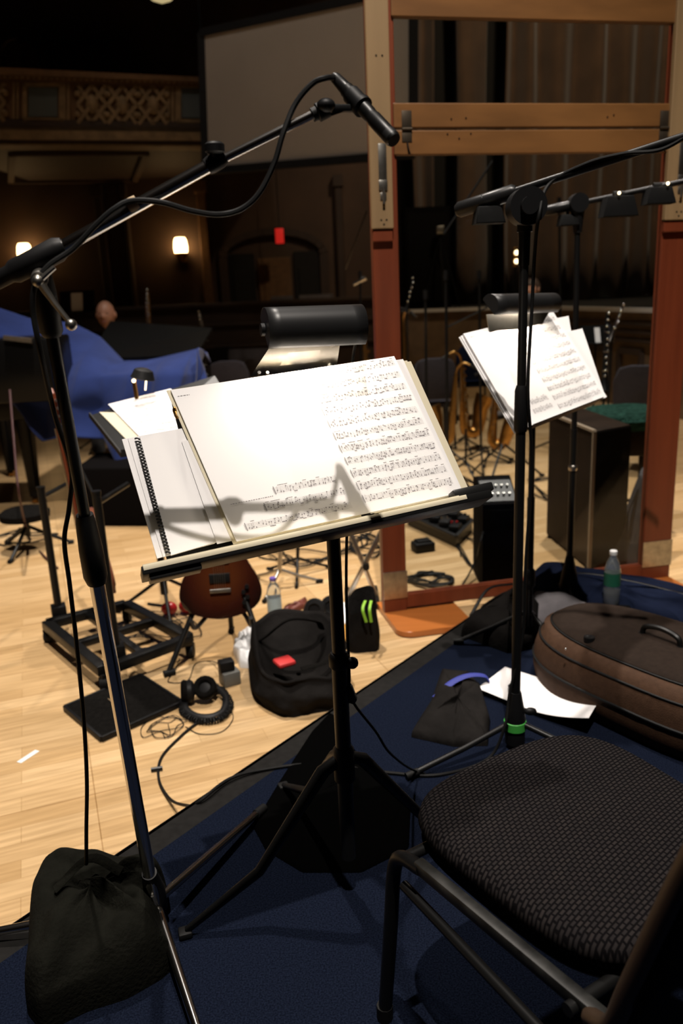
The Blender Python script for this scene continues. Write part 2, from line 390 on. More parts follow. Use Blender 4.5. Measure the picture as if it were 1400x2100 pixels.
# upper arcade far behind the balcony seats
bm = BM()
for px in (35, 75, 125, 185, 240):
    a = A(px, 118, 15.9); P = [V(a.x-.33, 15.95, a.z-1)] + [V(a.x-.33*math.cos(PI*k/10), 15.95, a.z+.33*math.sin(PI*k/10)) for k in range(11)] + [V(a.x+.33, 15.95, a.z-1)]
    for p, q in zip(P, P[1:]): beam(bm, p, q, .09, .05)
struct('trim_11', bm, wallm, smooth=False)

# sconces and the red sign
def sconce(px, py, Y, label):
    a = A(px, py, Y); Yw = Y
    t = thing('wall_sconce', label, 'wall lamp', (a.x, Yw, a.z-.2), 0, 'lit wall sconces under the balcony')
    bm = BM(); box(bm, (a.x, Yw-.02, a.z-.05), (.16, .04, .42), bev=.01); part(t, 'back_plate', bm, brass)
    bm = BM(); lathe(bm, [(.085, -.13), (.12, -.10), (.13, .0), (.115, .12), (.09, .17)], (a.x, Yw-.14, a.z), seg=16); part(t, 'glass_shade', bm, sconce_m)
    bm = BM(); lathe(bm, [(.02, -.26), (.09, -.18), (.13, -.14), (.13, -.10)], (a.x, Yw-.14, a.z), seg=16); box(bm, (a.x, Yw-.07, a.z-.2), (.04, .12, .03)); part(t, 'bracket', bm, brass)
    l = bpy.data.lights.new('sconce_glow', 'POINT'); l.energy = 3.5; l.color = (1, .58, .24); l.shadow_soft_size = .12
    o = bpy.data.objects.new('sconce_glow', l); C.objects.link(o); o.location = (a.x, Yw-.34, a.z+.05)
sconce(373, 508, 15.98, 'lit amber wall sconce between the balcony end and the doorway')
sconce(56, 520, 15.98, 'lit amber wall sconce behind the boom of the near microphone stand')
a = A(573, 484, 15.3)
t = thing('exit_sign', 'small glowing red sign hanging before the far doorway', 'sign', (a.x, 15.3, a.z-.15))
bm = BM(); box(bm, a, (.15, .05, .26), bev=.01); part(t, 'lit_face', bm, exit_m)
bm = BM(); box(bm, a+V(0, .03, 0), (.18, .04, .30), bev=.01); part(t, 'housing', bm, blk)
bm = BM(); cyl(bm, a+V(0, .03, .14), V(a.x, 15.33, zz), .008); part(t, 'hanger', bm, blk)
a = A(332, 6, 13.6)
t = thing('balcony_lamp', 'dim lit lamp high above the balcony at the top edge', 'wall lamp', tuple(a))
bm = BM(); lathe(bm, [(.03, .0), (.16, .05), (.2, .14), (.05, .18)], a, seg=14); part(t, 'glass_bowl', bm, mat('dim_lit_glass', (.8, .7, .4), .5, emit=(1, .8, .4), estr=.5))
bm = BM(); cyl(bm, a+V(0, 0, .17), V(a.x, a.y, 10), .012); part(t, 'hanging_rod', bm, brass)

# projection screen
s_ = [A(412, 68, 12.2), A(846, -26, 10.6), A(846, 316, 10.6), A(421, 351, 12.2)]
s_[3].z = A(421, 351, 12.2).z
sn = (s_[1]-s_[0]).cross(s_[3]-s_[0]).normalized()
if sn.y > 0: sn = -sn
t = thing('projection_screen', 'large pale projection screen hanging with black border', 'projection screen', tuple((s_[2]+s_[3])/2))
bm = BM(); prism(bm, s_, -sn*.03); part(t, 'screen_surface', bm, scr, smooth=False)
bm = BM()
for p, q in zip(s_, s_[1:]+s_[:1]): beam(bm, p-sn*.015, q-sn*.015, .11, .09)
part(t, 'black_border', bm, scr_edge, smooth=False)
for k in (0, 1):
    bm = BM(); cyl(bm, s_[k], V(s_[k].x, s_[k].y, 10), .015); part(t, 'hanging_cable', bm, blk)

# stage, curtains
P1, P2 = A(1420, 638, 8.9), A(1148, 619, 11.8); P1.z = P2.z = 1.2
st = [V(P1.x+5, P1.y-4, 1.2), P1, P2, V(2.6, 13.0, 1.2), V(1.2, 13.4, 1.2), V(1.2, 15.9, 1.2), V(10.7, 15.9, 1.2), V(10.7, P1.y-4, 1.2)]
bm = BM(); prism(bm, [p-V(0, 0, 1.2) for p in st], (0, 0, 1.16)); struct('wall_stage', bm, stagewood, smooth=False)
bm = BM(); prism(bm, [p-V(0, 0, .04) for p in st], (0, 0, .05)); struct('floor_stage', bm, curtain_dk, smooth=False)
bm = BM()
for p, q in zip(st[:4], st[1:5]):
    o = (q-p).cross(V(0, 0, 1)).normalized(); o = o if o.y < 0 or o.x < 0 else -o
    beam(bm, p+o*.03-V(0, 0, .015), q+o*.03-V(0, 0, .015), .08, .05)
struct('trim_12', bm, stagetrim, smooth=False)
bm = BM(); o = (P2-P1).cross(V(0, 0, 1)).normalized(); o = o if o.x < 0 else -o
Lw = (P2-P1).length; dr = (P2-P1).normalized()
for z in (1.02, .92, .82): beam(bm, P1+o*.02+V(0, 0, z-1.2), P2+o*.02+V(0, 0, z-1.2), .05, .035)
for k in range(4):
    c = P1 + dr*(Lw*(k+.5)/4); c = V(c.x, c.y, .42) + o*.02; w = Lw/4*.32
    q = [c+dr*w+V(0, 0, .27), c-dr*w+V(0, 0, .27), c-dr*w-V(0, 0, .27), c+dr*w-V(0, 0, .27)]
    for a, b in zip(q, q[1:]+q[:1]): beam(bm, a, b, .06, .07)
struct('trim_13', bm, wallm2, smooth=False)
def drape(name, x0, x1, Y, z0, z1, m, label, folds=6.2, amp=.26, seed=0, group='brown stage curtains'):
    w = x1-x0; n = max(40, int(w*44)); bm = BM()
    def fn(u, v):
        x = x0+u*w; ph = x*folds*2+.9*math.sin(x*3.1+seed)+.5*nz((x*2, seed, 0))*4
        return V(x + .02*math.sin(9*v+x*5), Y + amp*math.sin(ph)*(.6+.4*nz((x*1.3, v*1.2, seed))) , z0+(z1-z0)*v)
    sheet(bm, fn, n, 10); o = single(name, bm, m, label, 'curtain', group if m == curtain else None, loc=(x0+w/2, Y, z0)); solid(o, .02); return o
zc = 1.23
def XX(px, Y): return A(px, 300, Y).x
drape('stage_curtain', XX(846, 14.6), XX(888, 14.6), 14.6, zc, 9.6, curtain, 'narrow brown curtain length just right of the screen', seed=1)
drape('stage_curtain', XX(935, 14.7), XX(1000, 14.7), 14.7, zc, 9.6, curtain, 'brown curtain strip hanging between the two black gaps', seed=2)
drape('stage_curtain', XX(1034, 14.6), XX(1480, 14.6), 14.6, zc, 9.6, curtain, 'wide pleated brown stage curtain on the right', seed=3)
drape('black_drape', XX(800, 15.3), XX(1500, 15.3), 15.3, zc, 9.6, curtain_dk, 'black drape behind the brown stage curtains', seed=4)

# ================================================================== THE RISER
E1, E2 = V(.626, .780, 0).normalized(), V(.780, -.626, 0).normalized()
c0 = V(.981, 3.771, 0); fa = c0 - E1*5.2; ba = c0 + E2*3.4; far_ = fa + E2*3.4
t = thing('stage_riser', 'low riser under the near stands, covered in dark navy carpet', 'riser', tuple(fa))
bm = BM(); prism(bm, [fa+V(0, 0, .02), c0+V(0, 0, .02), ba+V(0, 0, .02), far_+V(0, 0, .02)], (0, 0, .176)); part(t, 'deck', bm, trim_blk, smooth=False)
i0 = .085
pp = [fa+(E1*-.0+E2)*i0, c0+(-E1+E2)*i0, ba+(-E1)*i0, far_]
bm = BM(); prism(bm, [p+V(0, 0, .19) for p in pp], (0, 0, .01)); part(t, 'carpet', bm, carpet, smooth=False)
for a, b in ((fa, c0), (c0, ba)):
    d = (b-a).normalized(); n = V(-d.y, d.x, 0)
    if n.dot(c0-V(2, 0, 0)) < 0 and False: n = -n
    ins = E2 if a is fa else -E1
    bm = BM(); beam(bm, a+ins*i0/2+V(0, 0, .197), b+ins*i0/2+V(0, 0, .197), i0, .006, bev=.002); part(t, 'edge_trim', bm, trim_blk, smooth=False)
    bm = BM(); beam(bm, a+ins*.006+V(0, 0, .10), b+ins*.006+V(0, 0, .10), .012, .2); part(t, 'skirt', bm, trim_blk, smooth=False)
for a in (fa+E2*.3-E1*-.3, c0+E2*.3-E1*.3, ba-E2*.3-E1*.3):
    bm = BM(); cyl(bm, a, a+V(0, 0, .03), .03); part(t, 'foot', bm, blk)

# ================================================================== THE ACRYLIC SCREEN IN ITS WOODEN FRAME
FL, FR = Z(800, 1270, 0), None
FL = V(.235, 3.70, 0); fdir = (V(1.52, 3.97, 0) - FL).normalized(); FN = V(fdir.y, -fdir.x, 0)      # towards the viewer
def fp(px, py, out=0): return onplane(px, py, FL + FN*out, FN)
def fx(px, py=600): return (fp(px, py)-FL).dot(fdir)
def fpt(s, z, out=0): return FL + fdir*s + FN*out + V(0, 0, z)
def fbox(bm, s0, s1, z0, z1, out0, th, bev=.004):
    """box on the frame: along the frame s0..s1, up z0..z1, its front face out0 ahead of the plane"""
    c = fpt((s0+s1)/2, (z0+z1)/2, out0-th/2); M = Matrix((fdir, FN, V(0, 0, 1))).transposed()
    return box(bm, c, (abs(s1-s0), th, abs(z1-z0)), bev=bev, M=M)
t = thing('acrylic_baffle', 'tall clear acrylic sound screen in a red-brown wooden frame', 'sound screen', tuple(FL))
pl0, pl1 = fx(774, 800), fx(824, 800); pr0, pr1 = fx(1338, 800), fx(1398, 800)
ztop = 3.3
zb1, zb2 = fp(850, 318).z, fp(850, 266).z; zm1, zm2 = zb2+.006, fp(850, 212).z; ztr = fp(850, 36).z
zbr0, zbr1 = .115, fp(900, 1238).z
for s0, s1 in ((pl0, pl1), (pr0, pr1)):
    bm = BM(); fbox(bm, s0, s1, .03, ztop, 0, .045); part(t, 'post', bm, redwood, smooth=False)
    s2 = s0+ (s1-s0)*.76
    bm = BM(); fbox(bm, s0-.008, s2, fp(790, 470).z, ztop+.1, .028, .027); bt = part(t, 'batten', bm, battenwood, smooth=False)
    bm = BM(); fbox(bm, s0-.004, s2-.002, fp(790, 496).z, fp(790, 471).z-.001, .02, .019); part(t, 'stop_block', bm, redwood, smooth=False)
    bm = BM(); sc = (s0+s2)/2
    fbox(bm, sc-.018, sc+.018, fp(790, 372).z, fp(790, 296).z, .031, .004); fbox(bm, sc-.02, sc+.02, fp(790, 392).z, fp(790, 371).z, .035, .008)
    cyl(bm, fpt(sc, fp(790, 385).z, .038), fpt(sc, fp(790, 420).z, .038), .006); fbox(bm, sc-.014, sc+.014, fp(790, 412).z, fp(790, 396).z, .032, .005)
    part(bt, 'barrel_bolt', bm, steel)
    for dz, ds in ((118, -.014), (118, .012), (452, -.012), (452, .012), (461, 0), (430, 0)):
        bm = BM(); p = fpt(sc+ds, fp(790, dz).z, .0275); cyl(bm, p, p+FN*.002, .004, seg=8); part(bt, 'screw_hole', bm, blk)
    bm = BM(); fbox(bm, s0-.002, s1+.004, .10, .24, .004, .004, .001); part(t, 'corner_plate', bm, steel, smooth=False)
for z0, z1 in ((ztr, ztr+.16), (zm1, zm2), (zb1, zb2-.004)):
    bm = BM(); fbox(bm, pl1-.012, pr0+.012, z0, z1, .012, .04); part(t, 'rail', bm, railwood, smooth=False)
bm = BM(); fbox(bm, pl1, pr0, zbr0, zbr1, .0, .04); part(t, 'bottom_rail', bm, redwood, smooth=False)
for z0, z1 in ((zbr1, zb1), (zm2, ztr)):
    bm = BM(); fbox(bm, pl1-.008, pr0+.008, z0-.008, z1+.008, -.018, .006, 0); part(t, 'acrylic_pane', bm, acrylic, smooth=False)
for s in (fx(832, 265), fx(1358, 250)):
    bm = BM(); zc_ = zb2
    fbox(bm, s-.022, s+.022, zc_+.008, zc_+.072, .015, .004, .001); fbox(bm, s-.022, s+.022, zc_-.05, zc_-.006, .015, .004, .001)
    cyl(bm, fpt(s-.022, zc_, .016), fpt(s+.022, zc_, .016), .007, seg=10); h = part(t, 'hinge', bm, mat('aged_hinge_metal', (.09, .07, .05), .5, .8))
    bm = BM(); tube(bm, spline([fpt(s, zc_-.05, .016), fpt(s+.004, zc_-.08, .02), fpt(s+.012, zc_-.10, .018)], 4), .0035, 6); part(h, 'pin_cord', bm, blk)
for px, py in ((925, 244), (955, 242), (1245, 240), (1258, 236), (917, 275), (941, 284), (965, 274)):
    bm = BM(); p = fp(px, py, .0125); cyl(bm, p, p+FN*.002, .0035, seg=8); part(t, 'screw', bm, blk)
# rounded foot boards under the two posts
fw = .26
def corner(cx, cy, a0): return [fpt(cx+.07*math.cos(a0+k*PI/16), .004, cy+.07*math.sin(a0+k*PI/16)) for k in range(9)]
for s0, s1 in ((pl0, pl0+.37), (pr0-.12, pr1)):
    bm = BM(); prism(bm, corner(s0+.07, fw-.07, PI/2) + [fpt(s0, .004, -.15), fpt(s1, .004, -.15)] + corner(s1-.07, fw-.07, 0), (0, 0, .028), bev=.004); part(t, 'foot_board', bm, orangewood, smooth=False)
# ================================================================== NEAR MICROPHONE STAND
YB = 1.33
def AB(px, py, dy=0): return A(px, py, 1.30 - .05*(660-px)/576 + dy)
hub = V(-.459, 1.523, RZ)
T0 = AB(84, 560)
def pole_at(f): return hub.lerp(T0, f)
def axis_f(py):                      # fraction along the pole at picture height py
    lo, hi = -.2, 1.2
    for _ in range(40):
        m = (lo+hi)/2; q = R.transposed() @ (hub.lerp(T0, m)-CAM); y = 1050 - q.y/-q.z*F
        if y > py: lo = m
        else: hi = m
    return lo
t = thing('microphone_stand', 'near chrome and black boom microphone stand weighted by a sandbag', 'microphone stand', tuple(hub))
f_cl0, f_cl1 = axis_f(1195), axis_f(1055)
bm = BM(); cyl(bm, pole_at(axis_f(1850)), pole_at(f_cl1), .0135); part(t, 'lower_tube', bm, chrome, 'chrome lower tube')
bm = BM(); tube(bm, [pole_at(f_cl0), pole_at(f_cl0+.01), pole_at((f_cl0+f_cl1)/2), pole_at(f_cl1-.01), pole_at(f_cl1)], [.017, .021, .0205, .017, .0145], 16); part(t, 'height_clutch', bm, plas)
bm = BM(); cyl(bm, pole_at(f_cl1), pole_at(axis_f(665)), .0098); part(t, 'upper_tube', bm, blkm)
bm = BM(); tube(bm, [pole_at(axis_f(690)), pole_at(axis_f(680)), pole_at(axis_f(600)), pole_at(axis_f(560))], [.013, .0175, .0175, .015], 14); part(t, 'collar', bm, plas)
b0, b1 = AB(-60, 603), AB(640, 236)
bm = BM(); k0, k1, k2 = AB(-60, 603), AB(126, 508), AB(135, 503)
tube(bm, [k0, AB(20, 562), AB(30, 557), AB(118, 512), AB(132, 505)], [.013, .013, .0175, .0185, .0135], 14); ho = part(t, 'boom_holder', bm, plas)
bm = BM(); cyl(bm, AB(100, 522), AB(440, 334), .0098); part(t, 'boom_tube', bm, chrome, 'chrome boom tube')
bm = BM(); cyl(bm, AB(430, 340), AB(640, 236), .0066); part(t, 'boom_extension', bm, chrome, 'thin chrome boom extension')
bm = BM(); q = AB(440, 333); tube(bm, [AB(424, 343), AB(432, 338), AB(452, 327), AB(462, 321)], [.0115, .013, .0125, .009], 14); cyl(bm, q, AB(441, 312, -.01), .006)
lathe(bm, [(.009, 0), (.0145, .003), (.0145, .013), (.011, .016)], AB(441, 316, -.012), (AB(440, 300)-AB(441, 316)), 12); part(t, 'boom_clamp', bm, plas)
bm = BM(); tw = AB(80, 575, -.035); cyl(bm, AB(84, 562), tw, .012); tube(bm, [AB(80, 577, -.04), AB(98, 560, -.04), AB(112, 548, -.04)], [.004, .004, .0035], 8); tube(bm, [AB(86, 585, -.04), AB(112, 622, -.042), AB(144, 662, -.045)], [.0065, .0045, .004], 8)
ball(bm, AB(146, 666, -.045), .0088, 10); ball(bm, AB(78, 577, -.04), .009, 10); part(ho, 'tension_bar', bm, steel, 'steel tension bar')
bm = BM(); tube(bm, [hub+V(0, 0, .035), hub+V(0, 0, .05), hub+V(0, 0, .10), pole_at(axis_f(1790))], [.018, .026, .024, .0165], 16); hb = part(t, 'hub', bm, plas)
bm = BM(); hp = A(322, 1868, 1.49); ball(bm, hp, (.011, .009, .011), 10); cyl(bm, A(320, 1860, 1.49), A(312, 1838, 1.485), .003); part(hb, 'leg_bolt', bm, steel)
ft = [L3(512, 1697), hub+V(-.37, .0, 0), hub+V(.17, -.36, 0)]
ft[1] = L3(-60, 1935); ft[2] = L3(420, 2170)
for p in ft:
    d = (p-hub); d.z = 0; d = d.normalized(); e = hub + d*.43
    bm = BM(); tube(bm, [hub+d*.02+V(0, 0, .062), hub+d*.2+V(0, 0, .043), e+V(0, 0, .017)], [.0105, .0105, .0095], 12); lg = part(t, 'leg', bm, chrome, 'chrome tripod leg')
    bm = BM(); tube(bm, [e-d*.02+V(0, 0, .019), e+d*.02+V(0, 0, .0135)], [.0125, .012], 12); part(lg, 'rubber_foot', bm, rub)
# sandbag over the foot
def bag(bm, c, s, rz=0, seed=0, nu=40, nv=20, wr=.16, flat=.0, sq=.7):
    """soft lump: superellipsoid with creases, resting on c.z"""
    Mz = Matrix.Rotation(rz, 3, 'Z')
    def fn(u, v):
        th, ph = 2*PI*u, PI*(v-.5); g = lambda x: math.copysign(abs(x)**sq, x)
        p = V(g(math.cos(th))*g(math.cos(ph)), g(math.sin(th))*g(math.cos(ph)), g(math.sin(ph)))
        k = 1 + wr*(nz(p*1.6+V(seed, 0, 0)) + .5*nz(p*4+V(0, seed, 0)) - .5*abs(nz(p*3.1+V(0, 0, seed))))
        z = p.z*k; z = max(z, -.55)
        q = V(p.x*k*s[0]/2, p.y*k*s[1]/2, (z+.55)/1.55*s[2])
        return Vector(c) + Mz @ q
    sheet(bm, fn, nu, nv, True); bmesh.ops.remove_doubles(bm, verts=bm.verts, dist=1e-4); return bm
sb_c = L3(200, 1965)
t = thing('sandbag', 'slumped black sandbag draped over the foot of the near microphone stand', 'sandbag', (sb_c.x, sb_c.y, RZ))
bm = BM()
_sb = [(62, 1990), (70, 1870), (95, 1790), (135, 1765), (200, 1752), (262, 1770), (330, 1790), (345, 1812), (350, 1850), (345, 1870), (335, 1900), (345, 1950), (358, 1985), (330, 2010), (260, 2050), (180, 2075), (90, 2120), (55, 2080)]
def sb_fn(u, v):
    k = u*len(_sb); i = int(k) % len(_sb); f_ = k-int(k); a, b = _sb[i], _sb[(i+1) % len(_sb)]
    px, py = a[0]*(1-f_)+b[0]*f_, a[1]*(1-f_)+b[1]*f_
    o = L3(px, py) if py > 1880 else L3(px, 1880).lerp(L3(px, py), .55)
    c = L3(205, 1935); o = c + (o-c)
    r = math.sin(min(1, v*1.02)*PI/2)
    h = .145*(1-v**3.2)*(1+.35*nz((u*9, v*2, 1))) + .02*nz((u*17, v*5, 4))
    if v > .97: h = 0
    return V(c.x+(o.x-c.x)*r, c.y+(o.y-c.y)*r, RZ+.001+max(0, h))
sheet(bm, sb_fn, 72, 14, True); bmesh.ops.remove_doubles(bm, verts=bm.verts, dist=1e-4); o = part(t, 'sand_pouch', bm, sandcloth); subsurf(o)
bm = BM(); tube(bm, spline([sb_c+V(-.09, .05, .14), sb_c+V(-.02, .09, .185), sb_c+V(.05, .08, .155)], 6), .013, 8, flat=.35); part(t, 'carry_strap', bm, sandcloth)

# microphone, clip, cable
m0, m1 = AB(684, 156, .045), AB(808, 288, -.06); md = (m1-m0).normalized(); ml = (m1-m0).length
t = thing('microphone', 'slim black condenser microphone held at the tip of the near boom', 'microphone', tuple(m0))
bm = BM(); R0 = .0112
tube(bm, [m0+md*ml*f for f in (.22, .225, .6, .62, .66, .68, .98, 1.0)], [R0*.9, R0, R0, R0*.94, R0*.94, R0*1.02, R0*1.02, R0*.9], 20); part(t, 'body', bm, blk)
bm = BM(); tube(bm, [m0, m0+md*.006, m0+md*ml*.2, m0+md*ml*.23], [.006, .0085, .0098, .0085], 16); part(t, 'cable_connector', bm, blkm)
bm = BM(); tube(bm, [m0+md*ml*.9, m0+md*ml*.975], [R0*1.04]*2, 20); part(t, 'capsule_grille', bm, lampgrey)
t = thing('microphone_clip', 'black swivel clip gripping the slim microphone on the near boom', 'microphone clip', tuple(AB(660, 226)))
bm = BM(); tube(bm, [m0+md*ml*.30, m0+md*ml*.46], [R0*1.25]*2, 20); tube(bm, [m0+md*ml*.46, m0+md*ml*.50], [R0*1.4]*2, 20); part(t, 'sleeve', bm, plas)
bm = BM(); s0 = AB(640, 236); s1 = AB(672, 222); mm = m0+md*ml*.40
tube(bm, [s0, s0.lerp(s1, .3), s0.lerp(s1, .35), s1], [.010, .010, .0135, .0125], 14); ball(bm, AB(668, 216, -.01), (.014, .012, .010), 12); part(t, 'swivel', bm, plas)
bm = BM(); beam(bm, s1, mm+V(0, 0, -.010), .012, .010, .002); beam(bm, AB(676, 236), AB(716, 222), .006, .004); part(t, 'arm', bm, plas)
ck = [m0+md*.004]
for px, py, dy in ((668, 160, 0), (640, 172, 0), (605, 214, 0), (580, 275, -.01), (562, 335, -.015), (532, 395, -.02), (496, 428, -.02), (450, 440, -.02), (395, 433, -.02), (330, 415, -.018), (270, 412, -.012), (235, 428, -.018), (200, 458, -.02), (150, 510, -.022), (100, 545, -.03), (72, 585, -.035), (68, 640, -.035), (85, 730, -.03)):
    ck.append(AB(px, py, +dy))
for px, py, y in ((112, 850, 1.295), (146, 960, 1.33), (142, 1040, 1.345), (132, 1110, 1.36), (143, 1200, 1.39), (158, 1330, 1.42), (172, 1480, 1.455), (178, 1600, 1.47), (177, 1700, 1.485), (177, 1772, 1.51)):
    ck.append(A(px, py, y))
cable('microphone_cable', ck, .0042, 'black microphone cable looping off the near boom and down its pole', n=8)
bm = BM(); lathe(bm, [(.0115, -.008), (.0122, 0), (.0115, .008)], AB(273, 421), (AB(440, 334)-AB(100, 522)), 14); single('cable_tie', bm, mat('tan_tape', (.45, .33, .2), .6), 'small tan tape wrap holding the cable on the near boom', 'tape')

# ================================================================== NEAR MUSIC STAND
D0 = V(-.192, 1.391, 1.148); da = V(.431, .158, .032).normalized(); dn = V(.28, -.81, .515); dn = (dn - da*dn.dot(da)).normalized(); db = dn.cross(da)
if db.z < 0: db = -db
def dp(px, py, h=0): return onplane(px, py, D0 + dn*h, dn)
def dst(px, py, h=0): q = dp(px, py, h) - D0; return q.dot(da), q.dot(db)
def D(s, t_, h=0): return D0 + da*s + db*t_ + dn*h
def dbox(bm, s0, s1, t0, t1, h0, h1, bev=0):
    return box(bm, D((s0+s1)/2, (t0+t1)/2, (h0+h1)/2), (abs(s1-s0), abs(t1-t0), abs(h1-h0)), bev=bev, M=Matrix((da, db, dn)).transposed())
lx0, lt0 = dst(286, 1166); lx1, lt1 = dst(984, 1012)
sL, sR = lx0, lx1; tL = (lt0+lt1)/2 - .006
ps = D((sL+sR)/2*.55+.12, .12, -.03); ps = A(684, 1120, 1.60); pbase = V(ps.x, ps.y, RZ)
t = thing('music_stand', 'near black music stand spread with scores and topped by a lamp', 'music stand', tuple(pbase))
bm = BM(); dbox(bm, -.05, sR-.06, tL, .29, -.016, -.0135, .0006); dbox(bm, sL+.05, 0, tL, .14, -.016, -.0135, .0006); desk = part(t, 'desk', bm, blk)
bm = BM(); dbox(bm, sL, sR, tL-.016, tL-.001, -.02, .046, .001); part(t, 'ledge', bm, blk)
bm = BM(); dbox(bm, sL+.003, sR-.055, tL-.0095, tL-.0005, .030, .0475, .0008); dbox(bm, sL+.003, sR-.07, tL-.001, tL+.0012, -.009, .0465); part(t, 'ledge_highlight', bm, paper_edge, 'cream strip painted as the lit lip of the ledge')  # cream colour paints the light caught by the metal ledge lip
bm = BM(); dbox(bm, sL+.01, sL+.10, tL-.026, tL-.0165, .0, .04, .002); part(t, 'ledge_bracket', bm, blkm)
bm = BM(); dbox(bm, sR-.075, sR+.012, tL-.001, tL+.016, .012, .04, .003); part(t, 'ledge_bracket', bm, blkm)
bm = BM(); cyl(bm, V(ps.x, ps.y, .52), V(ps.x, ps.y, 1.13), .0145); part(t, 'inner_tube', bm, blk)
bm = BM(); cyl(bm, V(ps.x, ps.y, .30), V(ps.x, ps.y, .80), .0175); part(t, 'outer_tube', bm, blk)
bm = BM(); lathe(bm, [(.018, 0), (.023, .006), (.023, .03), (.018, .036)], V(ps.x, ps.y, .785)); ball(bm, V(ps.x+.028, ps.y-.01, .80), (.014, .01, .014), 10); part(t, 'height_collar', bm, plas)
tc_ = D((ps-D0).dot(da), .13, -.012)
bm = BM(); cyl(bm, V(ps.x, ps.y, 1.10), V(ps.x, ps.y, 1.24), .017); beam(bm, V(ps.x, ps.y, 1.23), tc_, .03, .03, .004); dbox(bm, (tc_-D0).dot(da)-.06, (tc_-D0).dot(da)+.06, .10, .17, -.02, -.012, .002); part(t, 'tilt_head', bm, blk)
for p in (V(-.20, 2.02, RZ), V(ps.x+.33, ps.y+.21, RZ), L3(384, 1918)):
    d = (p-pbase); n = d.normalized(); s = n.cross(V(0, 0, 1))
    bm = BM(); q = pbase + V(0, 0, .36); w0, w1 = .022, .014
    tube(bm, [q+n*.014, q+n*.05+V(0, 0, -.02), pbase+n*(d.length*.55)+V(0, 0, .12), p+V(0, 0, .014)], [.014, .016, .012, .008], 10); lg = part(t, 'leg', bm, blk)
    bm = BM(); box(bm, p+n*.004+V(0, 0, .008), (.03, .03, .016), math.atan2(n.y, n.x), .004); part(lg, 'rubber_foot', bm, rub)
bm = BM(); lathe(bm, [(.016, 0), (.024, .008), (.024, .085), (.016, .095)], pbase+V(0, 0, .30)); part(t, 'leg_hub', bm, plas)

# scores on the near stand
def page_obj(name, quad, thick, label, group=None, staves=None, m=paper, curl=0, cat='sheet music', n=None, extra=None, origin=D0, axes=None):
    """one flat block of pages: quad = bl, br, tr, tl in plane coordinates + h"""
    bl, br, tr, tl, h = quad; Df = axes or D
    bm = BM(); nu, nv = 12, 8; top = []
    def P(u, v, hh):
        s = (bl[0]*(1-u)+br[0]*u)*(1-v) + (tl[0]*(1-u)+tr[0]*u)*v; tt = (bl[1]*(1-u)+br[1]*u)*(1-v) + (tl[1]*(1-u)+tr[1]*u)*v
        return Df(s, tt, hh)
    def H(u): return h + thick + (curl*(4*(u-.5)**2 if False else (1-abs(2*u-1))*-1) if curl else 0)
    g1 = sheet(bm, lambda u, v: P(u, v, H(u)), nu, nv)
    g0 = sheet(bm, lambda u, v: P(u, v, h), nu, nv)
    ring1 = [g1[i][0] for i in range(nu+1)] + [g1[nu][j] for j in range(1, nv+1)] + [g1[i][nv] for i in range(nu-1, -1, -1)] + [g1[0][j] for j in range(nv-1, 0, -1)]
    ring0 = [g0[i][0] for i in range(nu+1)] + [g0[nu][j] for j in range(1, nv+1)] + [g0[i][nv] for i in range(nu-1, -1, -1)] + [g0[0][j] for j in range(nv-1, 0, -1)]
    for k in range(len(ring1)):
        f = bm.faces.new((ring1[k], ring1[(k+1) % len(ring1)], ring0[(k+1) % len(ring1)], ring0[k]))
    o = single(name, bm, [m], label, cat, group, loc=P(0, 0, h), angle=30)
    if staves: o['_'] = 0; del o['_']; part_print(o, staves, lambda u, v: P(u, v, H(u)+.0006), Df)
    return o
def quadf(bm, P, u0, v0, u1, v1, du=0):
    vs = [bm.verts.new(P(u, v)) for u, v in ((u0, v0), (u1, v0), (u1, v1), (u0, v1))]; bm.faces.new(vs)
def part_print(o, staves, P, Df):
    """printed staves: each (u0, u1, v centre, height, seed)"""
    bm = BM()
    for (u0, u1, v, hgt, sd) in staves:
        rr = random.Random(sd)
        if hgt < 0:                                       # a line of small print
            x = u0
            while x < u1:
                w = rr.uniform(.006, .02); quadf(bm, P, x, v, min(x+w, u1), v-hgt*.5); x += w+.006
            continue
        for k in range(5):
            y = v + hgt*(k-2)/4; quadf(bm, P, u0, y-.0005, u1, y+.0005)
        quadf(bm, P, u0-.001, v-hgt/2, u0+.001, v+hgt/2)
        quadf(bm, P, u0+.006, v-hgt*.7, u0+.012, v+hgt*.8)
        x = u0+.03; nb = 0
        while x < u1-.01:
            y = v + hgt*rr.uniform(-.55, .55); w = .0052; hh = hgt*.13
            c = [bm.verts.new(P(x+w*math.cos(2*PI*k/8), y+hh*math.sin(2*PI*k/8))) for k in range(8)]; bm.faces.new(c)
            if rr.random() < .8:
                s = 1 if y < v else -1; quadf(bm, P, x+w*.8*s-.0006, y, x+w*.8*s+.0006, y+s*hgt*.8)
                if rr.random() < .5:
                    x2 = x+rr.uniform(.012, .02); quadf(bm, P, x+w*.8*s, y+s*hgt*.7, x2+w, y+s*hgt*.84)
            if rr.random() < .22: quadf(bm, P, x+.009, v-hgt/2, x+.0105, v+hgt/2)
            if rr.random() < .12: quadf(bm, P, x-.01, v+hgt*.85, x+.02, v+hgt*.93)
            x += rr.uniform(.013, .032)
    po = part(o, 'printed_music', bm, ink, smooth=False); return po
W_, H_ = .23, .305
bl, br, tr, tl = [dst(*p, .012) for p in ((485, 1110), (945, 1010), (808, 730), (350, 800))]
def mid(a, b, f=.5): return (a[0]*(1-f)+b[0]*f, a[1]*(1-f)+b[1]*f)
bm_, tm_ = mid(bl, br, .535), mid(tl, tr, .535)
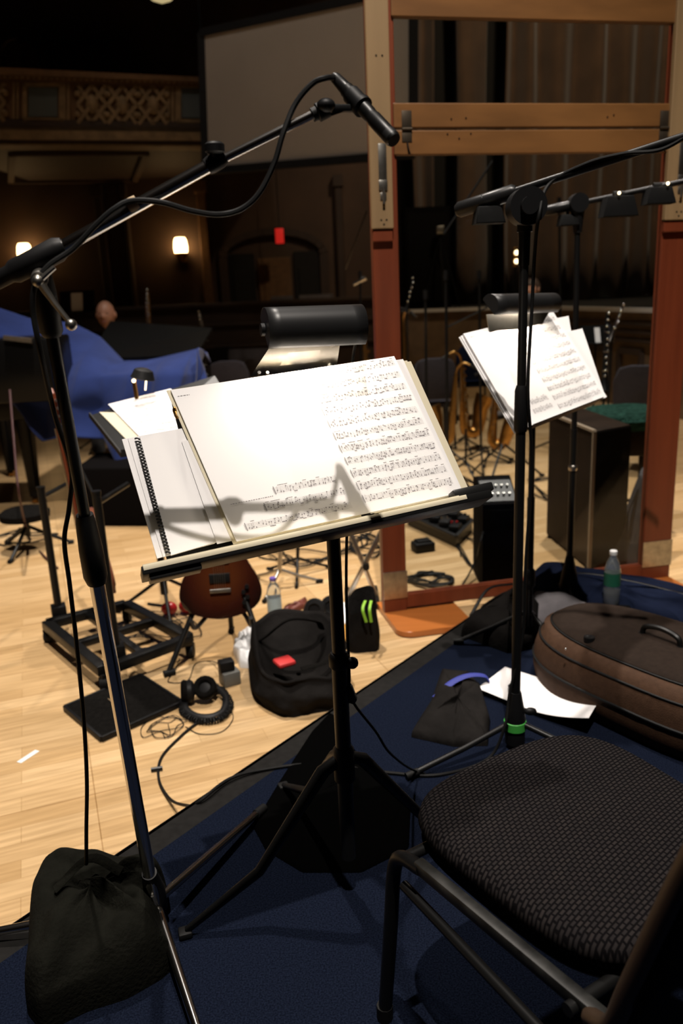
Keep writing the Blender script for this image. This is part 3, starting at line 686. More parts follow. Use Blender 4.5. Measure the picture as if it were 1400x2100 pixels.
# the pages beneath the open book, fanned to the right and left
for k, (dx, dt) in enumerate(((.026, -.006), (.017, -.004), (.008, -.001))):
    page_obj('score_page', ((br[0]-.2+dx, br[1]+dt), (br[0]+dx, br[1]+dt), (tr[0]+dx+.012, tr[1]+dt-.006), (tr[0]-.2+dx, tr[1]+dt), -.002+k*.0028), .0022,
             ('lowest cream page edge showing right of the open score', 'second cream page edge showing right of the open score', 'uppermost white page edge showing right of the open score')[k], m=paper_edge if k != 2 else paper)
st_r = [(.07, .97, .955-i*.0865, .036, 40+i) for i in range(11)]
st_l = [(.42, .93, .255, .034, 11), (.30, .95, .165, .034, 12), (.10, .95, .07, .034, 13), (.07, .40, .222, -.008, 14), (.03, .12, .95, -.008, 17)]
st_l += [(.38, .95, .21-i*.09+.12, -.0, 0)][:0]
bk = thing('open_score', 'open music score lying spread under the lamp of the near stand', 'sheet music', tuple(D(bl[0], bl[1], .006)))
def book_page(nm, q, h, th, staves, lbl):
    o = page_obj(nm, (*q, h), th, lbl, staves=None)
    for k in ('label', 'category'): del o[k]
    M = Matrix.Translation(o.location); o.location = M.translation - bk.location; o.parent = bk; o['label'] = lbl
    bl_, br_, tr_, tl_ = q
    def P(u, v):
        s = (bl_[0]*(1-u)+br_[0]*u)*(1-v) + (tl_[0]*(1-u)+tr_[0]*u)*v; tt = (bl_[1]*(1-u)+br_[1]*u)*(1-v) + (tl_[1]*(1-u)+tr_[1]*u)*v
        return D(s, tt, h+th+.0005)
    part_print(o, staves, P, D)
book_page('left_page', (bl, bm_, tm_, tl), .0068, .0055, st_l, 'left page, mostly blank with three staves at its foot')
book_page('right_page', (bm_, br, tr, tm_), .0068, .0048, st_r, 'right page filled with eleven staves')
# cream cover edge along the left of the book
bm = BM(); prism(bm, [D(bl[0]-.006, bl[1]-.003, .0045), D(bm_[0], bm_[1]-.003, .0045), D(tm_[0], tm_[1]+.002, .0045), D(tl[0]-.007, tl[1]+.003, .0045)], dn*.002); part(bk, 'cover', bm, paper_edge, smooth=False)
# stack of loose parts to the left
def px_quad(a, b, c, d, h): return (dst(*a, h), dst(*b, h), dst(*c, h), dst(*d, h), h)
page_obj('loose_part', px_quad((322, 1146), (420, 1118), (372, 880), (250, 902), -.009), .003, 'bottom loose white part sticking out furthest left on the near stand')
page_obj('loose_part', px_quad((334, 1143), (440, 1115), (372, 880), (262, 900), -.006), .003, 'white part second from the bottom of the left stack on the near stand')
o = page_obj('bound_part', px_quad((350, 1140), (446, 1112), (376, 880), (286, 896), -.003), .005, 'comb-bound white part on top of the left stack on the near stand')
bm = BM(); a, b = dst(347, 1138, .003), dst(282, 898, .003)
for k in range(36):
    f_ = (k+.5)/36; c = mid(a, b, f_); p = D(c[0], c[1], .0); tube(bm, [D(c[0]+.0035*math.cos(x)-.001, c[1]+.001*x, .0005+.005*math.sin(x)) for x in (0, .6, 1.2, 1.8, 2.4, PI)], .0016, 6)
part(o, 'comb_binding', bm, blk)
page_obj('loose_part', px_quad((445, 1116), (480, 1108), (410, 900), (372, 905), .0035), .0016, 'narrow white part edge tucked under the left side of the open score')
bm = BM(); a = dp(358, 842, .012); ball(bm, a, (.004, .004, .008), 8); tube(bm, [a, dp(360, 852, .012), dp(364, 858, .013)], .003, 6); single('paper_clip', bm, brass, 'small brass clip on the left edge of the open score', 'clip')

# lamp on the near stand
LH = .075
c0_, c1_ = dp(543, 676, LH), dp(741, 668, LH); lax = (c1_-c0_).normalized(); 
c1_ = c0_ + (c1_-c0_)
lup = V(0, 0, 1); lup = (lup - lax*lup.dot(lax)).normalized(); lfw = lax.cross(lup)
if lfw.y > 0: lfw = -lfw                                   # towards the viewer
Rl = .040
lo = dp(640, 730, 0)
t = thing('music_stand_lamp', 'black half-round lamp clamped to the top of the near music stand', 'lamp', tuple(dp(600, 745, 0)))
bm = BM()
def lsh(u, v):
    a = math.radians(-58 + 208*u); r = Rl; return c0_.lerp(c1_, v) + lup*(math.sin(a)*r*1.0) + lfw*(math.cos(a)*r)
sheet(bm, lsh, 22, 8); o = part(t, 'shade', bm, lampgrey, angle=60); solid(o, .0018)
for c in (c0_, c1_):
    bm = BM(); prism(bm, [c + lup*(math.sin(math.radians(-58+208*k/16))*Rl) + lfw*(math.cos(math.radians(-58+208*k/16))*Rl) for k in range(17)], lax*(.003 if c is c0_ else -.003)); ec = part(t, 'end_cap', bm, lampgrey)
    s = -1 if c is c0_ else 1
    bm = BM(); cyl(bm, c+lax*s*.001, c+lax*s*.008, .012); part(ec, 'end_knob', bm, plas)
bm = BM(); cyl(bm, c0_.lerp(c1_, .1)-lup*.006, c0_.lerp(c1_, .9)-lup*.006, .0075); part(t, 'lamp_tube', bm, bulb)
bm = BM(); q = [dp(513, 772, -.006), dp(690, 752, -.006), c0_.lerp(c1_, .80)-lup*.03-lfw*.018, c0_.lerp(c1_, .06)-lup*.034-lfw*.018]
prism(bm, q, -dn*.003); part(t, 'back_plate', bm, mat('satin_metal_plate', (.30, .28, .25), .3, 1, vary=.15, scale=18))
bm = BM(); a = dp(672, 722, .01); tube(bm, spline([c0_.lerp(c1_, .74)-lup*.022, a, dp(678, 760, -.008)], 5), .006, 8); ball(bm, c0_.lerp(c1_, .75)-lup*.026+lfw*.012, .008, 10); part(t, 'support_arm', bm, steel)
for px in (531, 548):
    bm = BM(); p = dp(px, 765, .001); cyl(bm, p-dn*.004, p+dn*.003, .0035); part(t, 'screw', bm, blk)
LAMP_C = c0_.lerp(c1_, .42) - lup*.016; LAMP_X = lax
cb = [c1_-lup*.01-lfw*.02, D(sR-.16, .33, -.05), D(sR-.2, .2, -.06), V(ps.x+.03, ps.y+.03, 1.1), V(ps.x+.022, ps.y+.012, .95), V(ps.x+.02, ps.y, .75), A(706, 1340, 1.6), A(716, 1400, 1.6), A(724, 1440, 1.62), A(770, 1500, 1.72), A(803, 1548, 1.80)]
q = L3(860, 1590); cb += [V(q.x, q.y, RZ+.01), L3(960, 1600)+V(0, 0, .005)]
cable('lamp_cord', cb, .0032, 'thin black lamp cord running down behind the near music stand pole')
bm = BM(); tube(bm, [A(709, 1404, 1.6), A(711, 1409, 1.6), A(722, 1434, 1.61), A(724, 1440, 1.62)], [.005, .013, .012, .005], 10); single('cord_switch', bm, plas, 'black inline switch on the cord beside the near music stand pole', 'switch')
# ================================================================== NEAR CHAIR
def chair_outline(y, k=1.0):
    return (.238 + .06*y)*k
def seat_bm(z0, z1, grow=0):
    bm = BM(); n = 64; ring = []
    hw, y0, y1 = .222+grow, -.225-grow, .235+grow
    def pt(a):
        c, s = math.cos(a), math.sin(a); e = .52
        x = math.copysign(abs(c)**e, c)*hw; y = (y0+y1)/2 + math.copysign(abs(s)**e, s)*(y1-y0)/2
        return V(x*(1+.28*(y-0)), y + (.012*(1-(x/hw)**2) if y > 0 else 0), 0)
    prof = [(.86, z0), (.97, z0+.006), (1.0, z0+(z1-z0)*.45), (.985, z1-.014), (.94, z1-.004), (.8, z1+.001), (.5, z1+.005), (.2, z1+.007)]
    rings = []
    for f_, z in prof: rings.append([bm.verts.new(V(pt(2*PI*k/n).x*f_, pt(2*PI*k/n).y*f_, z)) for k in range(n)])
    for a, b in zip(rings, rings[1:]):
        for k in range(n): bm.faces.new((a[k], a[(k+1) % n], b[(k+1) % n], b[k]))
    bm.faces.new(rings[0][::-1]); bm.faces.new(rings[-1]); return bm
cc = V(.405, 1.19, RZ); crz = math.atan2(.51, .86)
t = thing('banquet_chair', 'near black-framed stacking chair with patterned charcoal seat', 'chair', tuple(cc), crz)
CM = Matrix.Translation(cc) @ Matrix.Rotation(crz, 4, 'Z') @ Matrix.Scale(1.07, 4)
def cpart(par, name, bm, m, **k): bm.transform(CM); return part(par, name, bm, m, **k)
cpart(t, 'seat', seat_bm(.395, .448), weave)
bm = seat_bm(.38, .396, -.004); cpart(t, 'seat_pan', bm, blk)
brownframe = mat('brown_painted_tube', (.05, .030, .018), .45, .3)
for s in (-1, 1):
    bm = BM(); tube(bm, spline([(s*.262, .225, .015), (s*.258, .205, .2), (s*.255, .19, .345), (s*.254, .165, .382), (s*.25, .12, .39)], 5), .0125, 10); lg = cpart(t, 'leg', bm, blk)
    bm = BM(); tube(bm, [(s*.262, .226, 0), (s*.262, .225, .03)], .015, 10); cpart(lg, 'foot_cap', bm, rub)
    bm = BM(); tube(bm, [(s*.236, -.20, .36), (s*.245, -.26, .17), (s*.25, -.30, .015)], .0115, 10); lg = cpart(t, 'leg', bm, blk)
    bm = BM(); tube(bm, [(s*.25, -.302, 0), (s*.25, -.30, .03)], .014, 10); cpart(lg, 'foot_cap', bm, rub)
    bm = BM(); beam(bm, (s*.25, .13, .392), (s*.226, -.235, .392), .020, .022, .004); cpart(t, 'seat_rail', bm, mat('worn_black_rail', (.016, .016, .015), .45, .0, vary=.8, scale=25, spec=.3) if 'worn_black_rail' not in MATS else MATS['worn_black_rail'])
    bm = BM(); tube(bm, [(s*.258, .16, .335), (s*.244, -.215, .30)], .009, 10); cpart(t, 'side_stretcher', bm, blk)
    bm = BM(); tube(bm, spline([(s*.236, -.215, .39), (s*.246, -.255, .42), (s*.25, -.28, .50), (s*.246, -.33, .68), (s*.236, -.365, .80), (s*.205, -.372, .84), (s*.10, -.374, .855), (0, -.374, .857)], 6), .0125, 10); cpart(t, 'back_upright', bm, brownframe, label='brown painted tube')
for y in (.16, -.19):
    bm = BM(); cyl(bm, (-.25, y, .386), (.25, y, .386), .0095); cpart(t, 'crossbar', bm, blk)
bm = BM()
def bk_fn(u, v):
    x = (u-.5)*.49; z = .47+.375*v; y = -.285-.085*((z-.5)/.33)
    e = (max(0, abs(2*u-1)-.75)/.25)**2; f_ = (max(0, abs(2*v-1)-.75)/.25)**2
    return V(x*(1-.06*v), y - .012*(1-(2*u-1)**2)*-1, z)
sheet(bm, bk_fn, 16, 12); o = cpart(t, 'backrest', bm, chairblk); solid(o, .035); 

# ================================================================== STANDS ON THE RIGHT OF THE RISER
def tripod(t, base, r, dirs, h=.1, m=blk, rt=.009):
    for d in dirs:
        d = V(math.cos(d), math.sin(d), 0); e = base + d*r
        bm = BM(); tube(bm, [base + d*.015 + V(0, 0, h), base + d*(r*.5) + V(0, 0, h*.55), e + V(0, 0, .014)], [rt, rt, rt*.95], 10); lg = part(t, 'leg', bm, m)
        bm = BM(); tube(bm, [e - d*.02 + V(0, 0, .016), e + d*.02 + V(0, 0, .012)], [rt*1.3, rt*1.2], 10); part(lg, 'rubber_foot', bm, rub)
rb_ = L3(1055, 1530); top = A(1076, 425, rb_.y)
t = thing('boom_stand', 'tall black boom stand by the brown case with green tape at its foot', 'microphone stand', tuple(rb_))
ax = lambda z: V(rb_.x + (top.x-rb_.x)*(z-RZ)/(top.z-RZ), rb_.y, z)
zc1, zc0 = A(1072, 790, rb_.y).z, A(1070, 885, rb_.y).z
bm = BM(); cyl(bm, ax(.27), ax(zc0), .0140); part(t, 'lower_tube', bm, blk)
bm = BM(); tube(bm, [ax(zc0), ax(zc0+.01), ax(zc1-.015), ax(zc1)], [.0165, .0195, .0185, .014], 14); part(t, 'height_clutch', bm, plas)
bm = BM(); cyl(bm, ax(zc1), ax(top.z), .0122); tube(bm, [ax(A(1074, 545, rb_.y).z), ax(A(1074, 445, rb_.y).z)], [.0145, .017], 14); part(t, 'upper_tube', bm, blk)
bm = BM(); cyl(bm, top+V(0, -.045, .0), top+V(0, .02, 0), .047, seg=24); cyl(bm, top+V(0, -.06, 0), top+V(0, -.045, 0), .022); cyl(bm, top-V(0, 0, .06), top, .02); part(t, 'boom_clutch', bm, plas)
bA, bB = A(942, 430, rb_.y+.12)+V(0, 0, 0), A(1440, 268, rb_.y-.16)
bm = BM(); cyl(bm, bA, bB, .0105); part(t, 'boom_tube', bm, blk)
d_ = (bB-bA).normalized()
bm = BM(); tube(bm, [bA-d_*.01, bA, bA+d_*.15, bA+d_*.16], [.014, .021, .021, .014], 14); part(t, 'counterweight', bm, blkm)
bm = BM(); lathe(bm, [(.014, -.1), (.030, -.09), (.032, -.01), (.026, .03), (.017, .08)], V(rb_.x, rb_.y, RZ+.105)); ball(bm, V(rb_.x+.045, rb_.y-.005, RZ+.12), (.02, .012, .012), 10); part(t, 'leg_hub', bm, plas)
lf = L3(880, 1585); a0 = math.atan2(lf.y-rb_.y, lf.x-rb_.x)
tripod(t, V(rb_.x, rb_.y, RZ), .36, (a0, a0+2.15, a0-2.15), .085)
bm = BM(); q = A(1024, 1501, rb_.y-.04); lathe(bm, [(.0315, 0), (.034, .002), (.034, .028), (.0315, .03)], V(rb_.x, rb_.y, q.z-.015), seg=20)
o = part(t, 'tape_band', BM() if False else bm, green_tape, 'green tape')
cb = [bB+V(0, 0, .012)] + [bB.lerp(bA, f_) + V(0, -.012, .013*math.sin(f_*30)) for f_ in (.15, .3, .45, .6)] + [A(1105, 440, rb_.y-.06), A(1096, 520, rb_.y-.02), A(1090, 640, rb_.y), A(1082, 800, rb_.y-.02), A(1090, 950, rb_.y), A(1078, 1150, rb_.y), A(1072, 1300, rb_.y), A(1045, 1420, rb_.y-.02), A(1036, 1485, rb_.y-.05)]
q = L3(1000, 1560); cb += [V(q.x, q.y, RZ+.006), L3(900, 1592)+V(0, 0, .005), L3(800, 1588)+V(0, 0, .005), L3(740, 1580)+V(0, 0, .005), L3(640, 1570)+V(0, 0, .005), L3(540, 1582)+V(0, 0, .006), L3(470, 1605)+V(0, 0, .012)]
q0 = L3(405, 1648); cb += [V(q0.x, q0.y, .203), Z(385, 1652, .10), Z(350, 1640, .02), Z(326, 1600, .006), Z(330, 1555, .006), Z(365, 1515, .006), Z(405, 1482, .008), Z(440, 1470, .012)]
cable('stage_cable', cb, .0048, 'thick black cable running from the tall boom stand across the riser edge to the floor', n=8)
bm = BM(); q = Z(322, 1577, .008); tube(bm, [q+V(-.02, -.004, 0), q+V(.018, .004, 0)], .008, 8); single('cable_tie', bm, blk, 'black hook tie on the thick cable lying on the maple floor', 'cable tie')

rb2 = V(.985, 3.317, RZ); top2 = A(1184, 425, 3.317)
t = thing('boom_stand', 'slimmer black boom stand behind, its folded tripod near the water bottle', 'microphone stand', tuple(rb2))
bm = BM(); cyl(bm, rb2+V(0, 0, .1), V(rb2.x, rb2.y, A(1170, 880, 3.317).z), .0145); part(t, 'lower_tube', bm, blk)
bm = BM(); cyl(bm, V(rb2.x, rb2.y, A(1170, 880, 3.317).z), V(top2.x, rb2.y, top2.z), .0115); part(t, 'upper_tube', bm, blk)
bm = BM(); lathe(bm, [(.016, 0), (.019, .004), (.019, .02), (.016, .024)], V(rb2.x, rb2.y, A(1168, 965, 3.317).z)); part(t, 'collar_ring', bm, steel, 'pale metal ring')
bm = BM(); tube(bm, [A(1184, 478, 3.317), A(1184, 425, 3.317)], [.016, .028], 14); cyl(bm, top2+V(0, -.03, .015), top2+V(0, .03, .015), .036); part(t, 'boom_clutch', bm, plas)
b2A, b2B = A(1120, 432, 3.36), A(1430, 366, 3.15)
bm = BM(); cyl(bm, b2A, b2B, .0105); d_ = (b2B-b2A).normalized(); part(t, 'boom_tube', bm, blk)
bm = BM(); tube(bm, [b2A-d_*.02, b2A, b2A+d_*.09, b2A+d_*.1], [.012, .02, .02, .012], 12); part(t, 'counterweight', bm, blkm)
bm = BM(); lathe(bm, [(.055, .015), (.05, .03), (.034, .13), (.02, .2), (.016, .22)], rb2, seg=14); part(t, 'leg_hub', bm, plas)
tripod(t, rb2, .17, (.4, 2.5, 4.6), .09)
# little shaded lamps hanging from the two booms
def hang_lamp(px, py, Y, w, boomA, boomB, label, lit):
    c = A(px, py, Y); f_ = max(0, min(1, (c.x-boomA.x)/(boomB.x-boomA.x))); q = boomA.lerp(boomB, f_)
    Yq = q.y; c = A(px, py, Yq); q = V(c.x, Yq, boomA.lerp(boomB, max(0, min(1, (c.x-boomA.x)/(boomB.x-boomA.x)))).z)
    t = thing('clip_lamp', label, 'lamp', (c.x, Yq, c.z), 0)
    h = w*.55; bm = BM()
    prism(bm, [c+V(-w*.38, -.03, h/2), c+V(w*.38, -.03, h/2), c+V(w*.5, -.045, -h/2), c+V(-w*.5, -.045, -h/2)], (0, .07, 0), .004); part(t, 'shade', bm, dullblack)
    bm = BM(); cyl(bm, c+V(0, .0, h/2), V(c.x, Yq, q.z-.01), .006); cyl(bm, V(c.x-.02, Yq, q.z), V(c.x+.02, Yq, q.z), .016, seg=12); part(t, 'clip', bm, blk)
    if lit:
        bm = BM(); ball(bm, c+V(-.01 if lit > 0 else .02, -.04, h/2+.008), .006, 8); part(t, 'indicator', bm, spark)
hang_lamp(1000, 442, 2.25, .08, bA, bB, 'small dark shaded lamp under the counterweight of the tall boom', 0)
hang_lamp(1163, 452, 3.3, .075, b2A, b2B, 'small dark shaded lamp nearest the clutch of the rear boom', 0)
hang_lamp(1266, 424, 3.3, .135, b2A, b2B, 'largest dark shaded lamp hanging midway along the rear boom', 1)
hang_lamp(1348, 402, 3.2, .11, b2A, b2B, 'dark shaded lamp hanging under the rear boom beside the right post', -1)

# ================================================================== SECOND MUSIC STAND
K2 = 1.15
def k2(p): return CAM + (Vector(p)-CAM)*K2
e0, e1, e2, e3 = k2((.476, 2.112, 1.195)), k2((.81, 2.426, 1.23)), k2((.681, 2.547, 1.483)), k2((.346, 2.233, 1.448))
ea = (e1-e0).normalized(); en = V(.529, -.627, .572).normalized(); en = (en-ea*en.dot(ea)).normalized(); eb = en.cross(ea)
if eb.z < 0: eb = -eb
def E(s, t_, h=0): return e0 + ea*s + eb*t_ + en*h
def est(px, py, h=0): q = onplane(px, py, e0+en*h, en) - e0; return q.dot(ea), q.dot(eb)
p2 = E(.26, .1, -.08); s2b = V(.80, 2.90, RZ); p2 = A(1091, 900, 2.9); s2b = V(p2.x, 2.9, RZ)
t = thing('music_stand', 'second black music stand, behind the tall boom stand at the right', 'music stand', tuple(s2b))
def ebox(bm, s0, s1, t0, t1, h0, h1, bev=0): return box(bm, E((s0+s1)/2, (t0+t1)/2, (h0+h1)/2), (abs(s1-s0), abs(t1-t0), abs(h1-h0)), bev=bev, M=Matrix((ea, eb, en)).transposed())
bm = BM(); ebox(bm, .02, .50, -.003, .33, -.014, -.0115); part(t, 'desk', bm, blk)
bm = BM(); ebox(bm, .05, .47, -.006, -.003, -.014, .03); part(t, 'ledge', bm, blk)
bm = BM(); hd = E(.26, .14, -.014); cyl(bm, V(s2b.x, 2.9, .5), V(s2b.x, 2.9, hd.z-.03), .0115); part(t, 'inner_tube', bm, blk)
bm = BM(); cyl(bm, V(s2b.x, 2.9, .28), V(s2b.x, 2.9, .8), .0145); part(t, 'outer_tube', bm, blk)
bm = BM(); cyl(bm, V(s2b.x, 2.9, hd.z-.06), V(s2b.x, 2.9, hd.z), .017); beam(bm, V(s2b.x, 2.9, hd.z-.01), hd, .03, .03, .004); part(t, 'tilt_head', bm, blk)
tripod(t, s2b, .27, (1.2, 3.0, 5.2), .14)
bm = BM(); lathe(bm, [(.015, 0), (.022, .01), (.022, .07), (.015, .08)], s2b+V(0, 0, .24)); part(t, 'leg_hub', bm, plas)
ebl, ebr, etr, etl = [est(*p) for p in ((1062, 884), (1242, 815), (1132, 641), (948, 686))]
def eq(a, b, c, d, h): return (est(*a, h), est(*b, h), est(*c, h), est(*d, h), h)
lab = ('lowest loose page fanned left of the score on the second stand', 'middle loose page fanned left of the score on the second stand', 'upper loose page fanned left of the score on the second stand')
for k, dx in enumerate((-.012, -.006, .004)):
    page_obj('loose_page', ((ebl[0]+dx*.5-.005, ebl[1]-.002), (ebl[0]+.2, ebl[1]), (etl[0]+.2, etl[1]), (etl[0]+dx, etl[1]+dx*.2), -.010+k*.0035), .0022, lab[k], axes=E, m=paper)
page_obj('rear_page', eq((1075, 878), (1241, 816), (1193, 674), (1010, 715), -.010), .0015, 'white page sticking out to the right behind the score on the second stand', axes=E)
page_obj('rear_page', eq((1100, 800), (1185, 770), (1165, 648), (1080, 665), -.0125), .0012, 'small page corner poking up behind the score on the second stand', axes=E)
bk = thing('open_score', 'open music score lit on the second stand, crossed by the boom stand pole', 'sheet music', tuple(E(ebl[0], ebl[1], .001)))
em0, em1 = mid(ebl, ebr, .43), mid(etl, etr, .43)
def book2(nm, q, st, lbl):
    bm = BM(); (a, b, c, d) = q; h = .0012; th = .0035
    prism(bm, [E(*a, h), E(*b, h), E(*c, h), E(*d, h)], en*th); o = part(bk, nm, bm, paper, lbl, smooth=False)
    def P(u, v):
        s = (a[0]*(1-u)+b[0]*u)*(1-v) + (d[0]*(1-u)+c[0]*u)*v; tt = (a[1]*(1-u)+b[1]*u)*(1-v) + (d[1]*(1-u)+c[1]*u)*v
        return E(s, tt, h+th+.0006)
    part_print(o, st, P, E)
book2('left_page', (ebl, em0, em1, etl), [(.55, .97, .20, .034, 61), (.50, .97, .11, .034, 62), (.10, .2, .95, -.008, 2)], 'left page, mostly blank')
book2('right_page', (em0, ebr, etr, em1), [(.06, .95, .93-i*.095, .036, 70+i) for i in range(10)], 'right page filled with ten staves')
# its lamp
f0, f1 = onplane(1004, 626, e0+en*.06, en), onplane(1134, 622, e0+en*.06, en); fx_ = (f1-f0).normalized()
fu = V(0, 0, 1); fu = (fu-fx_*fu.dot(fx_)).normalized(); ff = fx_.cross(fu); ff = ff if ff.y < 0 else -ff
t = thing('music_stand_lamp', 'half-round lamp clamped to the top of the second music stand', 'lamp', tuple(E(.25, .33, 0)))
bm = BM(); sheet(bm, lambda u, v: f0.lerp(f1, v) + fu*(math.sin(math.radians(-58+208*u))*.034) + ff*(math.cos(math.radians(-58+208*u))*.034), 20, 6); o = part(t, 'shade', bm, lampgrey, angle=60); solid(o, .0018)
for c in (f0, f1):
    bm = BM(); prism(bm, [c + fu*(math.sin(math.radians(-58+208*k/16))*.034) + ff*(math.cos(math.radians(-58+208*k/16))*.034) for k in range(17)], fx_*(.003 if c is f0 else -.003)); part(t, 'end_cap', bm, lampgrey)
bm = BM(); cyl(bm, f0.lerp(f1, .1)-fu*.006, f0.lerp(f1, .9)-fu*.006, .0065); part(t, 'lamp_tube', bm, bulb)
bm = BM(); prism(bm, [E(.14, .30, -.0145), E(.40, .30, -.0145), f1-fu*.028-ff*.014, f0-fu*.028-ff*.014], -en*.003); part(t, 'back_plate', bm, MATS['satin_metal_plate'])
LAMP2_C, LAMP2_X = f0.lerp(f1, .45)-fu*.014, fx_

# ================================================================== ON THE RISER, RIGHT SIDE
bm = BM(); sa, sb, scn, sd = L3(978, 1424), L3(1205, 1512), L3(1246, 1440), L3(1035, 1384)
def sh_fn(u, v):
    p = sa.lerp(sb, u).lerp(sd.lerp(scn, u), v)
    return V(p.x, p.y, RZ+.012 + .055*max(0, (u-.5)/.5)**1.6 + .02*v*(1-u) + .012*(1-v)*(1-u))
def sh2(u, v):
    p = sh_fn(u, v); return p
sheet(bm, sh_fn, 20, 12); o = single('paper_sheet', bm, paper, 'curling white sheet lying on the carpet at the foot of the tall boom stand', 'paper', loc=sa); solid(o, .0006)
bm = BM()
for (u0, v0, u1, v1) in ((.40, .5, .405, .9), (.62, .35, .626, .75), (.60, .75, .78, .755), (.55, .42, .72, .424), (.30, .82, .42, .824)): quadf(bm, lambda u, v: sh_fn(u, v)+V(0, 0, .0012), u0, v0, u1, v1)
part(o, 'printed_lines', bm, mat('faint_grey_print', (.45, .45, .46), .8), smooth=False) if False else bm.free()

# brown oblong instrument case
q0, q1, q2 = Z(1068, 1330, .37), Z(1400, 1476, .37), Z(1215, 1240, .37)
cdir = (q1-q0).normalized(); cper = V(-cdir.y, cdir.x, 0); cwid = (q2-q0).dot(cper) + .03
if cwid < 0: cper = -cper; cwid = -cwid
clen = .86
ccen = q0 + cdir*(clen/2-.115) + cper*(cwid/2+.03); ccen.z = RZ
def case_pt(u, f_, z, ex=.36):
    z *= 1.26
    a = 2*PI*u; c, s = math.cos(a), math.sin(a)
    e = .62 if c < 0 else .5
    x = math.copysign(abs(c)**e, c)*clen/2; y = math.copysign(abs(s)**.62, s)*cwid/2*(1.0 if c > 0 else 1-.22*abs(c)**2)
    return ccen + cdir*(x*f_ if f_ > .9 else x - math.copysign(1, x)*min(abs(x), (1-f_)*.22)*1) + cper*(y*f_) + V(0, 0, z)
def case_ring(bm, prof, m=48):
    rings = [[bm.verts.new(case_pt(k/m, f_, z)) for k in range(m)] for f_, z in prof]
    for a, b in zip(rings, rings[1:]):
        for k in range(m): bm.faces.new((a[k], a[(k+1) % m], b[(k+1) % m], b[k]))
    bm.faces.new(rings[0][::-1]); bm.faces.new(rings[-1]); return bm
t = thing('instrument_case', 'large brown oblong instrument case lying on the riser with dark lid panel', 'instrument case', tuple(ccen))
bm = BM(); case_ring(bm, [(.93, .002), (.98, .015), (1.0, .05), (.995, .075)]); part(t, 'bottom_shell', bm, leather)
bm = BM(); case_ring(bm, [(.995, .079), (.985, .105), (.955, .135), (.91, .152), (.86, .163), (.82, .168)]); lid = part(t, 'lid', bm, leather)
bm = BM(); case_ring(bm, [(.76, .162), (.755, .174), (.73, .179), (.62, .188), (.45, .194)]); part(lid, 'lid_panel', bm, leather_dk, 'dark brown centre panel')
for nm, f_, z, r in (('zip', .998, .077, .005), ('piping', .945, .141, .004), ('piping', .768, .171, .004)):
    bm = BM(); P = [case_pt(k/64, f_, z) for k in range(65)]; tube(bm, P, r, 6); part(lid if nm == 'piping' else t, nm, bm, rub)
hl = Z(1316, 1300, RZ+.19*1.26); hr = hl + cdir*.14
bm = BM(); tube(bm, spline([hl, hl+cdir*.012+V(0, 0, .03), hl.lerp(hr, .5)+V(0, 0, .042), hr-cdir*.012+V(0, 0, .03), hr], 6), .009, 8)
for p in (hl, hr): cyl(bm, p+V(0, 0, -.012), p+V(0, 0, .006), .012)
part(t, 'handle', bm, blk)
p = Z(1208, 1308, RZ+.1885*1.26)
bm = BM(); cyl(bm, p-V(0, 0, .012), p+V(0, 0, .004), .018, seg=20); bd_ = part(lid, 'badge', bm, plas)
bm = BM(); tube(bm, [p+V(-.007, .006, .005), p+V(.0, .0, .005), p+V(.007, .006, .005)], .0012, 6); tube(bm, [p+V(0, -.008, .005), p+V(0, 0, .005)], .0012, 6); cyl(bm, p+V(0, 0, .004), p+V(0, 0, .0045), .0145); part(bd_, 'badge_mark', bm, lampgrey)
for px, py in ((1160, 1330), (1195, 1269), (1302, 1272), (1275, 1297), (1365, 1332)):
    bm = BM(); q = Z(px, py, RZ+.176*1.26); ball(bm, q, .004, 8); part(t, 'rivet', bm, silver)

# soft bags, cloth, bottle
def lump(poly, z0, h, m, seed=0, nr=10, amp=.25, n=64):
    P = [Vector(p) for p in poly]; c = sum(P, V(0, 0, 0))/len(P); bm = BM()
    def fn(u, v):
        k = u*len(P); i = int(k) % len(P); f_ = k-int(k); f_ = f_*f_*(3-2*f_); o = P[i].lerp(P[(i+1) % len(P)], f_)
        r = math.sin(min(1, v)*PI/2)
        hh = h*(1-v**3)*(1+amp*nz((u*5*math.cos(6.28*u), 3*v+math.sin(6.28*u), seed))*2) + h*.18*abs(nz((o.x*9*v, o.y*9*v, seed+3)))*(1-v**4)
        return V(c.x+(o.x-c.x)*r, c.y+(o.y-c.y)*r, z0+.001+max(0, hh))
    sheet(bm, fn, n, nr, True); bmesh.ops.remove_doubles(bm, verts=bm.verts, dist=1e-4); return bm, c
g, c = lump([L3(676, 1462), L3(640, 1500), L3(575, 1600), L3(518, 1695), L3(545, 1745), L3(620, 1790), L3(740, 1790), L3(838, 1740), L3(842, 1650), L3(770, 1600), L3(722, 1530), L3(700, 1475)], RZ, .012, fabric, 31, amp=.3, n=72)
o = single('black_patch', g, jetblack, 'black patch added on the carpet around the foot of the near music stand', 'cloth', loc=c); subsurf(o)  # added dark sheet filling a near-black area; no cloth is known here
g, c = lump([L3(842, 1512), L3(880, 1450), L3(905, 1378), L3(960, 1385), L3(985, 1412), L3(1005, 1480), L3(1000, 1530), L3(930, 1532)], RZ, .045, fabric, 3)
t = thing('soft_bag', 'flat black cloth bag with a blue strap on the navy carpet', 'bag', tuple(c)); o = part(t, 'body', g, fabric_soft); subsurf(o)
bm = BM(); tube(bm, spline([L3(892, 1448)+V(0, 0, .03), L3(925, 1430)+V(0, 0, .055), L3(960, 1418)+V(0, 0, .062), L3(992, 1412)+V(0, 0, .05), L3(1002, 1412)+V(0, 0, .03)], 5), .014, 8, flat=.25); part(t, 'strap', bm, bluestrap, 'blue strap')
